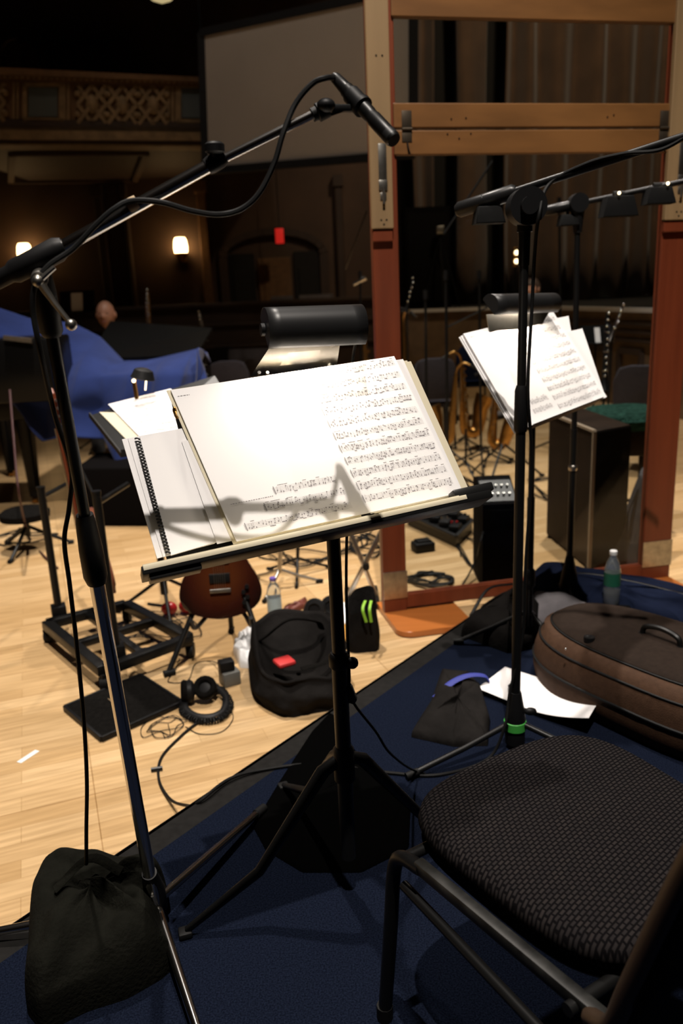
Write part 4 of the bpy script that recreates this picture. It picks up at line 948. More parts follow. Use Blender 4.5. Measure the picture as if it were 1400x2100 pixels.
g, c = lump([L3(944, 1305), L3(985, 1262), L3(1040, 1238), L3(1085, 1225), L3(1110, 1270), L3(1100, 1330), L3(1040, 1340)], RZ, .10, fabric, 8)
t = thing('soft_bag', 'black soft bag lying at the far riser edge left of the grey cloth', 'bag', tuple(c)); o = part(t, 'body', g, fabric_soft); subsurf(o)
bm = BM(); tube(bm, spline([L3(965, 1290)+V(0, 0, .06), L3(1000, 1262)+V(0, 0, .12), L3(1050, 1248)+V(0, 0, .115)], 6), .008, 8, flat=.4); part(t, 'handle', bm, blk)
bm = BM(); g0, g1, g2, g3 = L3(1078, 1300), L3(1192, 1305), L3(1228, 1262), L3(1096, 1222)
def gc(u, v):
    p = g0.lerp(g1, u).lerp(g3.lerp(g2, u), v); e = math.sin(PI*min(1, max(0, u)))*math.sin(PI*min(1, max(0, v)))
    return V(p.x+.012*nz((u*4, v*4, 1)), p.y+.012*nz((u*4, v*4, 7)), RZ+.012+.085*abs(e)**.45+.02*nz((u*5, v*2, 3))*abs(e)**.4)
sheet(bm, gc, 26, 14); o = single('grey_cloth', bm, greycloth, 'folded pale grey cloth lying between the soft bag and the brown case', 'cloth', loc=g0); solid(o, .008)
P = [L3(1072, 1205), L3(1105, 1170), L3(1160, 1182), L3(1260, 1195), L3(1420, 1225), L3(1480, 1290), L3(1400, 1300), L3(1300, 1270), L3(1200, 1262), L3(1110, 1235)]
P = [V(p.x, p.y, RZ) for p in P]
g, c = lump(P, RZ, .085, navy, 12, n=90)
t = thing('garment_bag', 'long navy garment bag spread along the far edge of the riser', 'bag', tuple(c)); o = part(t, 'body', g, navy); subsurf(o)
bm = BM(); tube(bm, spline([P[0].lerp(P[9], .5)+V(.03, 0, .04), L3(1180, 1225)+V(0, 0, .115), L3(1290, 1240)+V(0, 0, .11), L3(1410, 1262)+V(0, 0, .09)], 8), .006, 8, flat=.5); part(t, 'zip', bm, blk)
def bottle(base, h, r, label, capm, labm, lz=(.3, .55)):
    t = thing('water_bottle', label, 'bottle', tuple(base))
    bm = BM(); lathe(bm, [(r*.9, 0), (r, .01), (r, h*.3), (r*.93, h*.33), (r, h*.36), (r, h*.62), (r*.75, h*.78), (r*.42, h*.88), (r*.4, h*.93)], base, seg=20); part(t, 'body', bm, water)
    bm = BM(); lathe(bm, [(r*.44, h*.92), (r*.46, h*.93), (r*.46, h*.99), (r*.4, h)], base, seg=16); part(t, 'cap', bm, capm)
    bm = BM(); lathe(bm, [(r*1.015, h*lz[0]), (r*1.015, h*lz[1])], base, seg=20, caps=False); part(t, 'paper_label', bm, labm)
bb = L3(1238, 1258); bb = V(1.12, 3.16, RZ)
bx = thing('equipment_box', 'low black box under the clear water bottle beyond the brown case', 'box', (bb.x, bb.y, RZ))
bm = BM(); box(bm, bb+V(0, 0, .025), (.16, .14, .05), .5, .006); part(bx, 'body', bm, plas)
bm = BM(); box(bm, bb+V(0, 0, .0505), (.15, .13, .003), .5, .001); part(bx, 'lid', bm, blk)
bottle(V(bb.x+.0, bb.y, RZ+.052), .235, .034, 'clear water bottle with white cap standing on the riser beyond the brown case', white_pl, labelg, (.36, .6))
bm = BM(); p = L3(760, 1742); box(bm, p+V(0, 0, .001), (.022, .006, .002), .2); single('paper_scrap', bm, gaffer, 'tiny white scrap on the carpet left of the near chair leg', 'scrap', loc=p)
# ================================================================== ON THE MAPLE FLOOR, LEFT
def F0(px, py, z=0): return Z(px, py, z)
# rolling rack
rl, rf, rr_, rbk = F0(92, 1312), F0(212, 1362), F0(392, 1308), F0(258, 1246)
rl, rf, rr_, rbk = [Z(px, py, .09) for px, py in ((96, 1280), (212, 1375), (388, 1310), (258, 1240))]
t = thing('rolling_rack', 'black wheeled stand frame on the maple floor with two tall uprights', 'rack', tuple(V(rf.x, rf.y, 0)))
for a, b in ((rl, rf), (rf, rr_), (rr_, rbk), (rbk, rl)):
    bm = BM(); beam(bm, a, b, .05, .045, .006); part(t, 'base_bar', bm, blk)
bm = BM(); beam(bm, rl.lerp(rf, .5), rbk.lerp(rr_, .5), .04, .035, .004); beam(bm, rl.lerp(rbk, .5), rf.lerp(rr_, .45), .035, .03, .004); part(t, 'cross_bar', bm, blk)
for p in (rl, rf, rr_, rbk):
    bm = BM(); cyl(bm, V(p.x, p.y, .045), V(p.x, p.y, .075), .018); beam(bm, V(p.x-.02, p.y, .055), V(p.x+.02, p.y, .055), .03, .02); cs = part(t, 'caster', bm, blk)
    bm = BM(); cyl(bm, V(p.x-.016, p.y, .032), V(p.x+.016, p.y, .032), .032, seg=18); part(cs, 'wheel', bm, rub)
for (px, py, tx, ty, hp) in ((122, 1262, 106, 1002, rl.lerp(rbk, .25)), (240, 1345, 205, 1012, rf.lerp(rr_, .18))):
    b = Z(px, py, .10); tp = A(tx, ty, b.y)
    bm = BM(); cyl(bm, V(b.x, b.y, .09), V(b.x, b.y, tp.z), .0185, seg=12); u_ = part(t, 'upright', bm, blk)
    bm = BM(); box(bm, V(b.x, b.y, .125), (.07, .07, .06), .4, .006); part(u_, 'socket', bm, blk)
    bm = BM(); cyl(bm, V(b.x, b.y, tp.z), V(b.x, b.y, tp.z+.012), .02); cyl(bm, V(b.x, b.y, tp.z-.04), V(b.x+.05, b.y+.3, tp.z-.035), .012); part(u_, 'arm', bm, blk)
UP2 = Z(240, 1345, .1)
# thin violin-shaped guitars: outline helper
def guitar(root, M, bw, bl_, th, top, side, neckm, gname='body', pick=True):
    """body in local xz plane: bottom at z 0, neck up; M places it"""
    prof = [(0, 0), (.5, .04), (.88, .12), (1.0, .24), (.93, .38), (.74, .52), (.68, .60), (.74, .72), (.80, .82), (.70, .92), (.42, .985), (.12, 1.0)]
    R_ = spline([V(x*bw/2, 0, z*bl_) for x, z in prof], 4); Lf = [V(-p.x, 0, p.z) for p in R_[::-1]][:-1]
    poly = [M @ p for p in R_ + Lf]; nrm = (M.to_3x3() @ V(0, 1, 0))
    bm = BM(); prism(bm, poly, nrm*th, th*.18); b = part(root, gname, bm, top, angle=50)
    bm = BM(); prism(bm, [M @ V(x, -.016, z) for x, z in ((-.024, bl_*.72), (.024, bl_*.72), (.021, bl_+.40), (-.021, bl_+.40))], nrm*.03, .004); nk = part(root, 'neck', bm, neckm)
    bm = BM(); prism(bm, [M @ V(x, -.012, z) for x, z in ((-.024, bl_+.40), (.024, bl_+.40), (.038, bl_+.46), (.034, bl_+.56), (0, bl_+.58), (-.034, bl_+.56), (-.038, bl_+.46))], nrm*.018, .003); hd = part(nk, 'headstock', bm, neckm)
    for s in (-1, 1):
        for k in range(3): bm = BM(); a = V(s*.036, .0, bl_+.46+.035*k); cyl(bm, M @ a, M @ (a+V(s*.025, 0, 0)), .006, seg=8); part(hd, 'tuner', bm, steel)
    for k in range(6): bm = BM(); x = -.018+.0072*k; tube(bm, [M @ V(x*1.3, -.02, bl_*.28), M @ V(x*.9, -.021, bl_+.4)], .0007, 5); part(root, 'string', bm, steel)
    if pick:
        for z in (.40, .58):
            bm = BM(); prism(bm, [M @ V(x, -.008, z*bl_+dz) for x, dz in ((-.045, -.02), (.045, -.02), (.045, .02), (-.045, .02))], nrm*.012, .002); part(b, 'pickup', bm, blk)
    bm = BM(); prism(bm, [M @ V(x, -.014, bl_*.28+dz) for x, dz in ((-.045, -.008), (.045, -.008), (.045, .008), (-.045, .008))], nrm*.016, .002); part(b, 'bridge', bm, blk if not pick else steel)
    for k in range(4): bm = BM(); a = V(.1+.016*(k % 2), -.002, bl_*(.15+.05*k)); cyl(bm, M @ a, M @ (a+V(0, -.014, 0)), .01, seg=10); part(b, 'knob', bm, blk)
    return b
def place(loc, yaw, tilt): return Matrix.Translation(Vector(loc)) @ Matrix.Rotation(yaw, 4, 'Z') @ Matrix.Rotation(tilt, 4, 'X')
gl = Z(458, 1262, .22)
t = thing('sunburst_guitar', 'sunburst electric guitar resting on a floor stand below the near desk', 'guitar', (gl.x, gl.y, .2))
M = place((gl.x-.005, gl.y, .20), math.radians(6), math.radians(-14))
guitar(t, M, .36, .46, .05, burst, burst, redwood)
t = thing('guitar_stand', 'black tubular guitar stand cradling the sunburst guitar', 'guitar stand', (gl.x, gl.y+.1, 0))
sp = V(gl.x, gl.y+.17, .52)
for dx, dy in ((-.24, -.12), (.20, -.14), (-.02, .32)):
    bm = BM(); tube(bm, [sp, sp.lerp(V(gl.x+dx, gl.y+dy, .014), .6)+V(0, .02, 0), V(gl.x+dx, gl.y+dy, .014)], .012, 10); lg = part(t, 'leg', bm, blk)
    bm = BM(); d = V(dx, dy, 0).normalized(); cyl(bm, V(gl.x+dx, gl.y+dy, .014)-d*.03, V(gl.x+dx, gl.y+dy, .014)+d*.02, .0145); part(lg, 'foot', bm, rub)
bm = BM(); tube(bm, spline([V(gl.x-.13, gl.y-.075, .235), V(gl.x-.12, gl.y-.03, .18), V(gl.x-.06, gl.y+.1, .20), V(gl.x+.06, gl.y+.1, .20), V(gl.x+.12, gl.y-.03, .18), V(gl.x+.13, gl.y-.075, .235)], 5), .010, 8); part(t, 'cradle', bm, blk)
bm = BM(); cyl(bm, sp, V(gl.x+.003, gl.y+.24, .95), .011); tube(bm, [V(gl.x-.05, gl.y+.2, .93), V(gl.x-.04, gl.y+.25, .95), V(gl.x+.04, gl.y+.25, .95), V(gl.x+.05, gl.y+.2, .93)], .008, 8); part(t, 'neck_support', bm, blk)
# reddish guitar seen edge on in the rack
ge = A(196, 1222, 3.62)
t = thing('brown_guitar', 'reddish brown guitar seen nearly edge-on, held in the wheeled rack', 'guitar', tuple(ge))
M = place(tuple(ge), math.radians(-62), math.radians(4)); guitar(t, M, .33, .42, .075, mat('reddish_guitar_lacquer', (.17, .055, .03), .3, coat=.4), redwood, redwood, pick=False)
bm = BM(); hk = M @ V(0, .02, .84); tube(bm, [V(UP2.x, UP2.y, A(205, 1030, UP2.y).z), V(hk.x, hk.y-.05, hk.z), hk], .006, 6); single('hanger_arm', bm, blk, 'thin hook arm between the rack upright and the brown guitar neck', 'hook')

# black board, headphones and the litter of cords
q = [Z(132, 1452, .012), Z(208, 1516, .012), Z(374, 1442, .012), Z(288, 1386, .012)]
t = thing('black_board', 'flat black board lying on the maple floor beside the headphones', 'board', (q[1].x, q[1].y, 0))
bm = BM(); prism(bm, [V(p.x, p.y, .002) for p in q], (0, 0, .018), .003); part(t, 'panel', bm, fabric)
bm = BM()
for a, b in zip(q, q[1:]+q[:1]): beam(bm, V(a.x, a.y, .013), V(b.x, b.y, .013), .012, .022, .002)
part(t, 'rim', bm, plas)
bm = BM(); a, b = Z(222, 1434, .021), Z(252, 1458, .021); cyl(bm, V(a.x, a.y, .0235), V(b.x, b.y, .0235), .0025, seg=8); single('drumstick', bm, mat('tan_stick', (.22, .15, .08), .6), 'thin tan stick lying on the black board', 'stick')
hc = Z(418, 1440, .03)
t = thing('headphones', 'black headphones lying on the maple floor with coiled lead', 'headphones', (hc.x, hc.y, 0))
for (px, py, z, M_) in ((388, 1418, .05, (.95, .25, -.1)), (422, 1412, .052, (.05, .72, -.68))):
    c = Z(px, py, z); d = Vector(M_).normalized()
    bm = BM(); lathe(bm, [(.03, -.018), (.044, -.012), (.047, .004), (.038, .016), (.015, .022)], c, d, 18); e = part(t, 'ear_cup', bm, plas)
    bm = BM(); P = [c - d*.02 + (d.orthogonal().normalized()*math.cos(2*PI*k/18) + d.cross(d.orthogonal()).normalized()*math.sin(2*PI*k/18))*.035 for k in range(19)]; tube(bm, P, .013, 8); part(e, 'ear_pad', bm, fabric)
bm = BM(); tube(bm, spline([Z(385, 1420, .03), Z(378, 1448, .02), Z(400, 1466, .018), Z(432, 1468, .018), Z(458, 1455, .02), Z(462, 1428, .025), Z(440, 1405, .04)], 6), .014, 8, flat=.5); part(t, 'headband', bm, plas)
bm = BM(); P = spline([Z(385, 1430, .02), Z(372, 1458, .014), Z(405, 1478, .014), Z(452, 1474, .014), Z(474, 1445, .014), Z(452, 1412, .016), Z(425, 1430, .02)], 40); PP = []
fr = frames(P)
for i, p in enumerate(P): a = i*1.35; PP.append(p + fr[i][1]*.009*math.cos(a) + fr[i][2]*.009*math.sin(a))
tube(bm, PP, .004, 5); part(t, 'coiled_lead', bm, rub)
rt = random.Random(5)
def tangle(name, c, rx, ry, n, r, label, m=rub, z=.006, seed=1, cat='cable'):
    rt = random.Random(seed); bm = BM(); pts = []; a = 0
    for k in range(n):
        a += rt.uniform(.6, 1.3); q = rt.uniform(.35, 1); pts.append(V(c.x+rx*q*math.cos(a)+rt.uniform(-.2, .2)*rx, c.y+ry*q*math.sin(a)+rt.uniform(-.2, .2)*ry, z + r*rt.random()*3))
    tube(bm, spline(pts, 6), r, 6); return single(name, bm, m, label, cat)
tangle('thin_cord', Z(335, 1492, 0), .085, .11, 26, .0016, 'loose loops of thin black cord between the black board and headphones', seed=3, z=.003)
cable('thin_cord', [Z(460, 1440, .005), Z(478, 1470, .004), Z(455, 1500, .004), Z(410, 1505, .004), Z(380, 1490, .004)], .0016, 'thin cord arc on the floor in front of the headphones')
cable('adaptor_cord', [Z(452, 1362, .05), Z(430, 1356, .004), Z(400, 1362, .004), Z(385, 1395, .004), Z(345, 1398, .004), Z(360, 1372, .004), Z(368, 1350, .004)], .002, 'thin black adaptor cord wandering left from the power adaptor')
ad = Z(470, 1408, 0)
t = thing('power_adaptor', 'grey power adaptor with black plug on top on the maple floor', 'power adaptor', tuple(ad))
bm = BM(); box(bm, ad+V(0, .03, .031), (.075, .07, .062), .5, .006); part(t, 'body', bm, mat('mid_grey_plastic', (.12, .12, .11), .5))
bm = BM(); box(bm, ad+V(-.01, .03, .085), (.062, .05, .044), .4, .005); part(t, 'plug', bm, plas)
# duffel bag
g, c = lump([Z(512, 1330, 0), Z(524, 1410, 0), Z(552, 1450, 0), Z(600, 1470, 0), Z(660, 1460, 0), Z(725, 1440, 0), Z(740, 1380, 0), Z(700, 1330, 0), Z(650, 1300, 0), Z(580, 1300, 0)], 0, .17, fabric_soft, 21, nr=12, amp=.10, n=80)
t = thing('duffel_bag', 'open black duffel bag with red item inside on the maple floor', 'bag', tuple(c)); 
g.free(); bm = BM()
dq = [Z(px, py, 0) for px, py in ((516, 1375), (532, 1440), (582, 1470), (640, 1464), (700, 1446), (708, 1390), (670, 1345), (565, 1340))]
dc = sum(dq, V(0, 0, 0))/8; dring = spline(dq + [dq[0]], 6)
def duf(u, v):
    k = u*48; i = min(int(k), 47); o = dring[i].lerp(dring[i+1], k-i) if u < 1 else dring[0]
    back = .5+.5*math.sin(2*PI*u - 2.6*0 + PI*1.15)          # higher at the back
    H = .12 + .09*max(0, min(1, (o.y-dc.y)/.25+.4)) + .035*nz((math.cos(6.283*u)*2, math.sin(6.283*u)*2, 5))
    if v < .55: w = v/.55; r = 1.0 + .07*math.sin(PI*w) - .10*w*w + .09*nz((math.cos(6.283*u)*2.2, math.sin(6.283*u)*2.2, w*2.5)); z = H*w
    elif v < .68: w = (v-.55)/.13; r = .97-.16*w - .03*nz((u*9, 1, 1)); z = H + .02*math.sin(PI*w)
    else: w = (v-.68)/.32; r = .80*(1-w)+.05; z = H - (H-.05)*min(1, w*1.5)
    return V(dc.x+(o.x-dc.x)*r, dc.y+(o.y-dc.y)*r, .001+z)
sheet(bm, duf, 72, 26, True); o = part(t, 'body', bm, fabric_soft); subsurf(o)
bm = BM(); a, b = dc+V(-.17, .08, .17), dc+V(.10, .14, .19); tube(bm, spline([a, a+V(.04, -.02, .03), dc+V(-.03, .06, .27), b+V(-.02, -.06, .06), b], 6), .016, 8, flat=.35); part(t, 'handle', bm, fabric)
bm = BM(); a, b = dc+V(-.22, -.05, .16), dc+V(.2, -.08, .16); tube(bm, spline([dc+V(.02, -.13, .14), dc+V(.12, -.10, .15), dc+V(.19, .0, .16), dc+V(.15, .1, .19)], 6), .016, 8, flat=.3); part(t, 'handle', bm, fabric)
bm = BM(); p = Z(582, 1362, .16); box(bm, p+V(0, .02, 0), (.075, .075, .022), .5, .01); single('red_pouch', bm, mat('bright_red_cloth', (.55, .03, .03), .6), 'bright red pouch peeking out of the open duffel bag', 'pouch')
g, c = lump([Z(478, 1340, 0), Z(492, 1370, 0), Z(520, 1372, 0), Z(540, 1320, 0), Z(515, 1295, 0), Z(488, 1312, 0)], 0, .055, white_pl, 5, amp=.4); single('plastic_bag', g, white_pl, 'crumpled white plastic bag tucked against the left of the duffel bag', 'bag', loc=c)
bottle(Z(564, 1262, 0), .205, .036, 'water bottle with purple cap standing behind the duffel bag', lilac, labelb, (.12, .5))
oq = [Z(612, 1322, 0), Z(700, 1330, 0), Z(735, 1262, 0), Z(660, 1248, 0)]
bm = BM(); prism(bm, [V(p.x, p.y, .002) for p in oq], (0, 0, .006)); single('orange_folder', bm, orangep, 'orange folder lying on the floor behind the duffel bag', 'folder', loc=oq[0])
wq = [Z(622, 1290, 0), Z(700, 1288, 0), Z(752, 1250, 0), Z(700, 1238, 0)]
bm = BM(); prism(bm, [V(p.x, p.y, .009) for p in wq], (0, 0, .002)); single('white_envelope', bm, paper, 'white sheet lying half over the orange folder', 'paper', loc=wq[0])
hp = Z(655, 1278, .012)
t = thing('headphones', 'round black headphones lying on the orange folder behind the duffel bag', 'headphones', tuple(hp))
for dx, dz in ((-.02, .065), (.06, .06)):
    c = hp+V(dx, .03+dx*.5, dz); d = V(-.2, -.9, .35).normalized()
    bm = BM(); lathe(bm, [(.03, -.02), (.052, -.016), (.056, .0), (.05, .012), (.03, .014), (.026, .004)], c, d, 20); part(t, 'ear_cup', bm, plas)
bm = BM(); tube(bm, spline([hp+V(-.055, .03, .05), hp+V(-.07, .1, .03), hp+V(.02, .17, .015), hp+V(.1, .12, .03), hp+V(.1, .06, .05)], 6), .010, 8); part(t, 'headband', bm, plas)
g, c = lump([Z(590, 1262, 0), Z(625, 1248, 0), Z(630, 1234, 0), Z(600, 1246, 0), Z(578, 1258, 0)], 0, .03, redwood, 9); single('brown_glove', g, mat('red_brown_leather', (.12, .03, .02), .5), 'small red-brown leather roll lying behind the duffel bag', 'leather roll', loc=c)
pc = Z(745, 1338, 0)
t = thing('small_pouch', 'small black pouch with lime green tag beside the frame foot', 'pouch', tuple(pc))
bm = BM()
def pch(u, v):
    th = 2*PI*u; e = .6; g_ = lambda x: math.copysign(abs(x)**e, x)
    z = .235*(v/.6 if v < .6 else 1) - (0 if v < .7 else (v-.7)/.3*.16); r = (1+.12*math.sin(PI*min(1, v/.6))-.25*min(1, v/.6)) if v < .6 else .87-(.1 if v < .7 else .1+(v-.7)/.3*.75)
    r *= 1+.1*nz((math.cos(th)*2, math.sin(th)*2, v*4)); hz = z*(1+.18*math.sin(th)+.12*math.cos(th))
    return pc + V(g_(math.cos(th))*.075*r, .05+g_(math.sin(th))*.055*r, .001+hz)
sheet(bm, pch, 40, 20, True); o = part(t, 'body', bm, fabric_soft); subsurf(o)
bm = BM()
for dx in (-.012, .008): tube(bm, spline([A(756+dx*600, 1232, pc.y+.02), A(752+dx*700, 1250, pc.y-.03), A(757+dx*500, 1276, pc.y-.035)], 5), .007, 6, flat=.35)
part(t, 'tag', bm, greenm, 'lime green tag')
# red maracas beside the rack
mp = Z(368, 1246, .035)
t = thing('red_maracas', 'pair of glossy red maraca-like rattles on the floor by the rack', 'rattles', (mp.x, mp.y, 0))
for dx in (-.05, .035):
    bm = BM(); ball(bm, mp+V(dx, dx*.3, .004), (.042, .036, .036), 14); part(t, 'rattle_head', bm, redp)
bm = BM(); cyl(bm, mp+V(-.07, .0, .01), mp+V(-.17, .04, .012), .008); part(t, 'handle', bm, blk)
bm = BM(); p = Z(58, 1552, 0); box(bm, p+V(0, 0, .0012), (.022, .085, .0015), math.radians(-28)); single('floor_tape', bm, gaffer, 'short strip of white tape stuck to the maple floor at the left', 'tape', loc=p)

# flat stand base, tubular stands under the near desk
def simple_stand(px, py, tpx, tpy, r, label, legs=(.3, 2.4, 4.5), lr=.28, m=blk, head=None, name='instrument_stand', cat='stand', h=.12, floor=0):
    b = Z(px, py, floor); tp = A(tpx, tpy, b.y)
    t = thing(name, label, cat, tuple(b))
    bm = BM(); cyl(bm, b+V(0, 0, h*.9), V(tp.x, b.y, tp.z), r, seg=10); part(t, 'pole', bm, m)
    tripod(t, b, lr, legs, h, m, r*.8)
    if head: head(t, b, tp)
    return t, b, tp
simple_stand(575, 1205, 576, 1105, .012, 'thin grey stand pole behind the water bottle with purple cap', (.2, 2.3, 4.4), .22, steel, h=.1)
simple_stand(612, 1180, 611, 1090, .010, 'thin black stand pole beside the grey one, behind the duffel bag', (.5, 2.6, 4.7), .2, h=.1)
# folding keyboard stand between the pouch and the near desk
kb = [Z(718, 1242, 0), Z(790, 1232, 0)]
ky = Z(755, 1230, 0).y
t = thing('folding_stand', 'grey folding X-leg stand seen behind the near music stand pole', 'stand', tuple(Z(755, 1230, 0)))
for a, b in (((716, 1085), (772, 1236)), ((784, 1085), (712, 1225))):
    bm = BM(); p, q = A(*a, ky), A(*b, ky); q.z = .014; beam(bm, p, q, .03, .022, .003); lg = part(t, 'leg', bm, steel if a[0] > 0 else blk)
    bm = BM(); cyl(bm, V(q.x, q.y-.14, .014), V(q.x, q.y+.14, .014), .0135); part(lg, 'foot_bar', bm, blk)
bm = BM(); p = A(750, 1160, ky); cyl(bm, V(p.x, p.y-.03, p.z), V(p.x, p.y+.03, p.z), .018); part(t, 'hinge_bolt', bm, blk)
bm = BM(); b = Z(788, 1240, 0); cyl(bm, V(b.x, b.y+.02, 0), V(b.x, b.y+.02, 1.05), .014); part(t, 'post', bm, steel)

# seat bench, pedals and things by the piano
def box_thing(name, poly, h, m, label, cat, z0=0, bev=.008, extra=None):
    c = sum(poly, V(0, 0, 0))/len(poly); bm = BM(); prism(bm, [V(p.x, p.y, z0+.001) for p in poly], (0, 0, h), bev); t = thing(name, label, cat, (c.x, c.y, z0)); part(t, 'body', bm, m); return t
def yrect(px0, px1, py, dep):
    a, b = Z(px0, py, 0), Z(px1, py, 0); return [a, b, b+V(0, dep, 0), a+V(0, dep, 0)]
q = yrect(168, 345, 1080, .55); hz_ = A(250, 955, q[0].y).z
t = box_thing('flight_case', q, hz_, cabblk, 'low black flight case on the floor under the blue piano cover', 'case', bev=.02)
bm = BM()
for p in q: cyl(bm, V(p.x, p.y, .02), V(p.x, p.y, hz_-.01), .016, seg=8)
part(t, 'corner_rail', bm, steel)
bm = BM(); p = (q[0]+q[1])/2; box(bm, V(p.x+.3, p.y-.008, hz_*.7), (.09, .015, .07), 0, .004); part(t, 'latch', bm, blkm)
bm = BM(); p = A(158, 968, q[0].y-.01); ball(bm, p, .014, 8); single('brass_tip', bm, brass, 'tiny gold tip glinting at the left end of the flight case', 'fitting')
# foot pedal machinery at the left edge
t = thing('drum_throne', 'round black stool with tripod legs at the left edge of the floor', 'stool', tuple(Z(62, 1128, 0)))
b = Z(62, 1128, 0); zt = A(62, 1050, b.y).z
bm = BM(); lathe(bm, [(.10, -.05), (.155, -.04), (.16, 0), (.13, .02), (.02, .025)], V(b.x, b.y, zt), seg=24); part(t, 'seat', bm, fabric)
bm = BM(); cyl(bm, V(b.x, b.y, .1), V(b.x, b.y, zt-.04), .02); part(t, 'post', bm, blk)
tripod(t, b, .26, (.4, 2.5, 4.6), .16, blk, .012)
tangle('cable', Z(35, 1110, 0), .22, .25, 18, .006, 'thick black cables heaped on the floor at the left edge', seed=11)
bm = BM(); tube(bm, spline([A(20, 800, 5.2), A(28, 900, 4.9), A(40, 1020, 4.6), Z(62, 1105, .01), Z(90, 1140, .01), Z(118, 1165, .01)], 8), .007, 8); single('red_cable', bm, mat('dark_red_cable', (.035, .006, .006), .6), 'dark red cable hanging down at the left edge onto the floor', 'cable')
# second music stand on the floor, seen past the left of the near scores
m2 = A(262, 892, 2.6)
gy = 3.35
G = [A(184, 852, gy-.05), A(250, 935, gy-.30), A(520, 900, gy-.22), A(440, 770, gy+.1)]
gn = (G[1]-G[0]).cross(G[3]-G[0]).normalized(); gn = gn if gn.z > 0 else -gn
gb = Z(342, 1262, 0)
t = thing('music_stand', 'black music stand on the floor behind the left of the near desk', 'music stand', tuple(gb))
bm = BM(); prism(bm, G, -gn*.003); part(t, 'desk', bm, blk)
ctr = sum(G, V(0, 0, 0))/4
bm = BM(); beam(bm, G[1]+gn*.012, G[2]+gn*.012, .004, .03); beam(bm, G[0]+gn*.004, G[1]+gn*.004, .006, .02); part(t, 'ledge', bm, lampgrey)
bm = BM(); cyl(bm, V(gb.x, gb.y, .12), V(gb.x, gb.y, .45), .019); cyl(bm, V(gb.x, gb.y, .4), V(gb.x, gb.y, ctr.z-.06), .013); beam(bm, V(gb.x, gb.y, ctr.z-.07), ctr-gn*.01, .03, .03); part(t, 'pole', bm, blk)
tripod(t, gb, .28, (.8, 2.9, 5.0), .2)
gp = lambda px, py, h: onplane(px, py, G[0]+gn*h, gn)
for k, (quad, lbl) in enumerate((((( 222, 830), (290, 900), (430, 880), (350, 798)), 'lit page with faint staves on the stand behind the near desk'), (((204, 846), (262, 905), (400, 905), (340, 850)), 'lower cream page edge on the stand behind the near desk'))):
    h = .008-.006*k; P4 = [gp(*p, h) for p in quad]; bm = BM(); prism(bm, P4, gn*.003)
    o = single('part_page', bm, paper if k == 0 else paper_edge, lbl, 'sheet music', loc=P4[0], smooth=False)
    if k == 0:
        def PG(u, v): return P4[0].lerp(P4[1], 1-v).lerp(P4[3].lerp(P4[2], 1-v), u) + gn*.0036
        part_print(o, [(.05, .95, .92-.13*i, .04, 90+i) for i in range(7)], PG, None)
cl = A(276, 812, gy+.05)
t = thing('stand_clip_light', 'small black-shaded gold clip light before the blue piano cover', 'lamp', tuple(gp(280, 815, 0)))
bm = BM(); a_, b_ = gp(281, 820, .004), A(274, 778, gy); cyl(bm, a_, b_, .009); part(t, 'stem', bm, brass)
bm = BM(); c = A(293, 770, gy); lathe(bm, [(.02, .03), (.038, .022), (.05, -.012), (.046, -.014)], c, V(.25, 0, 1), 16); part(t, 'shade', bm, lampgrey)
bm = BM(); tube(bm, [A(300, 775, gy), A(298, 800, gy)], .003, 6); ball(bm, A(274, 781, gy-.02), .008, 8); part(t, 'bulb', bm, spark)
# ================================================================== PIANO AND PEOPLE
pl = Z(62, 978, 0); PY = 7.0
t = thing('grand_piano', 'black grand piano under a royal blue cover at the left', 'piano', (pl.x+.9, PY, 0))
x0, x1 = A(20, 700, 6.6).x, A(432, 740, 6.9).x
bz = .72
def pi_out(inset=0):
    pts = [(x0-.05, 6.15), (x0+1.25, 6.15), (x0+1.62, 6.25), (x1-.12, 6.6), (x1-.02, 7.0), (x1-.2, 7.5), (x0-.05, 7.6)]
    return [V(x, y, 0) for x, y in pts]
bm = BM(); prism(bm, [p+V(0, 0, bz) for p in pi_out()], (0, 0, .28), .02); part(t, 'case', bm, piano_m)
ld = [A(180, 655, 7.55), A(300, 660, 7.75), A(432, 705, 7.4), A(430, 730, 6.9), A(250, 740, 7.2)]
lz0 = V(x0+.1, 7.6, 1.0)
bm = BM(); prism(bm, [V(x0+.55, 6.8, 1.08), V(x1-.1, 6.8, 1.08), V(x1-.05, 7.5, 1.26), V(x0+.55, 7.6, 1.36)], (0, 0, .03)); part(t, 'lid', bm, piano_m)
for px, py, yy in ((62, 978, None), (320, 960, 7.3), (20, 940, 7.5)):
    b = Z(px, py, 0) if yy is None else V(A(px, py, yy).x, yy, 0)
    if yy is None: b = V(b.x if b.x > x0 else x0+.1, 6.4, 0)
    bm = BM(); tube(bm, [b+V(0, 0, .06), b+V(0, 0, .2), b+V(0, 0, bz+.02)], [.045, .05, .075], 10); lg = part(t, 'leg', bm, piano_m)
    bm = BM(); cyl(bm, b+V(-.02, 0, .03), b+V(.02, 0, .03), .03); part(lg, 'caster', bm, brass)
ka, kb_ = A(-80, 832, 5.7), A(96, 692, 5.7)
bm = BM(); box(bm, V((ka.x+kb_.x)/2, 5.95, (ka.z+kb_.z)/2), (kb_.x-ka.x, .5, kb_.z-ka.z), 0, .02); kd = part(t, 'key_block', bm, piano_m)
bm = BM(); beam(bm, A(8, 692, 5.68), A(66, 699, 5.68), .03, .03); part(kd, 'chrome_edge', bm, steel)
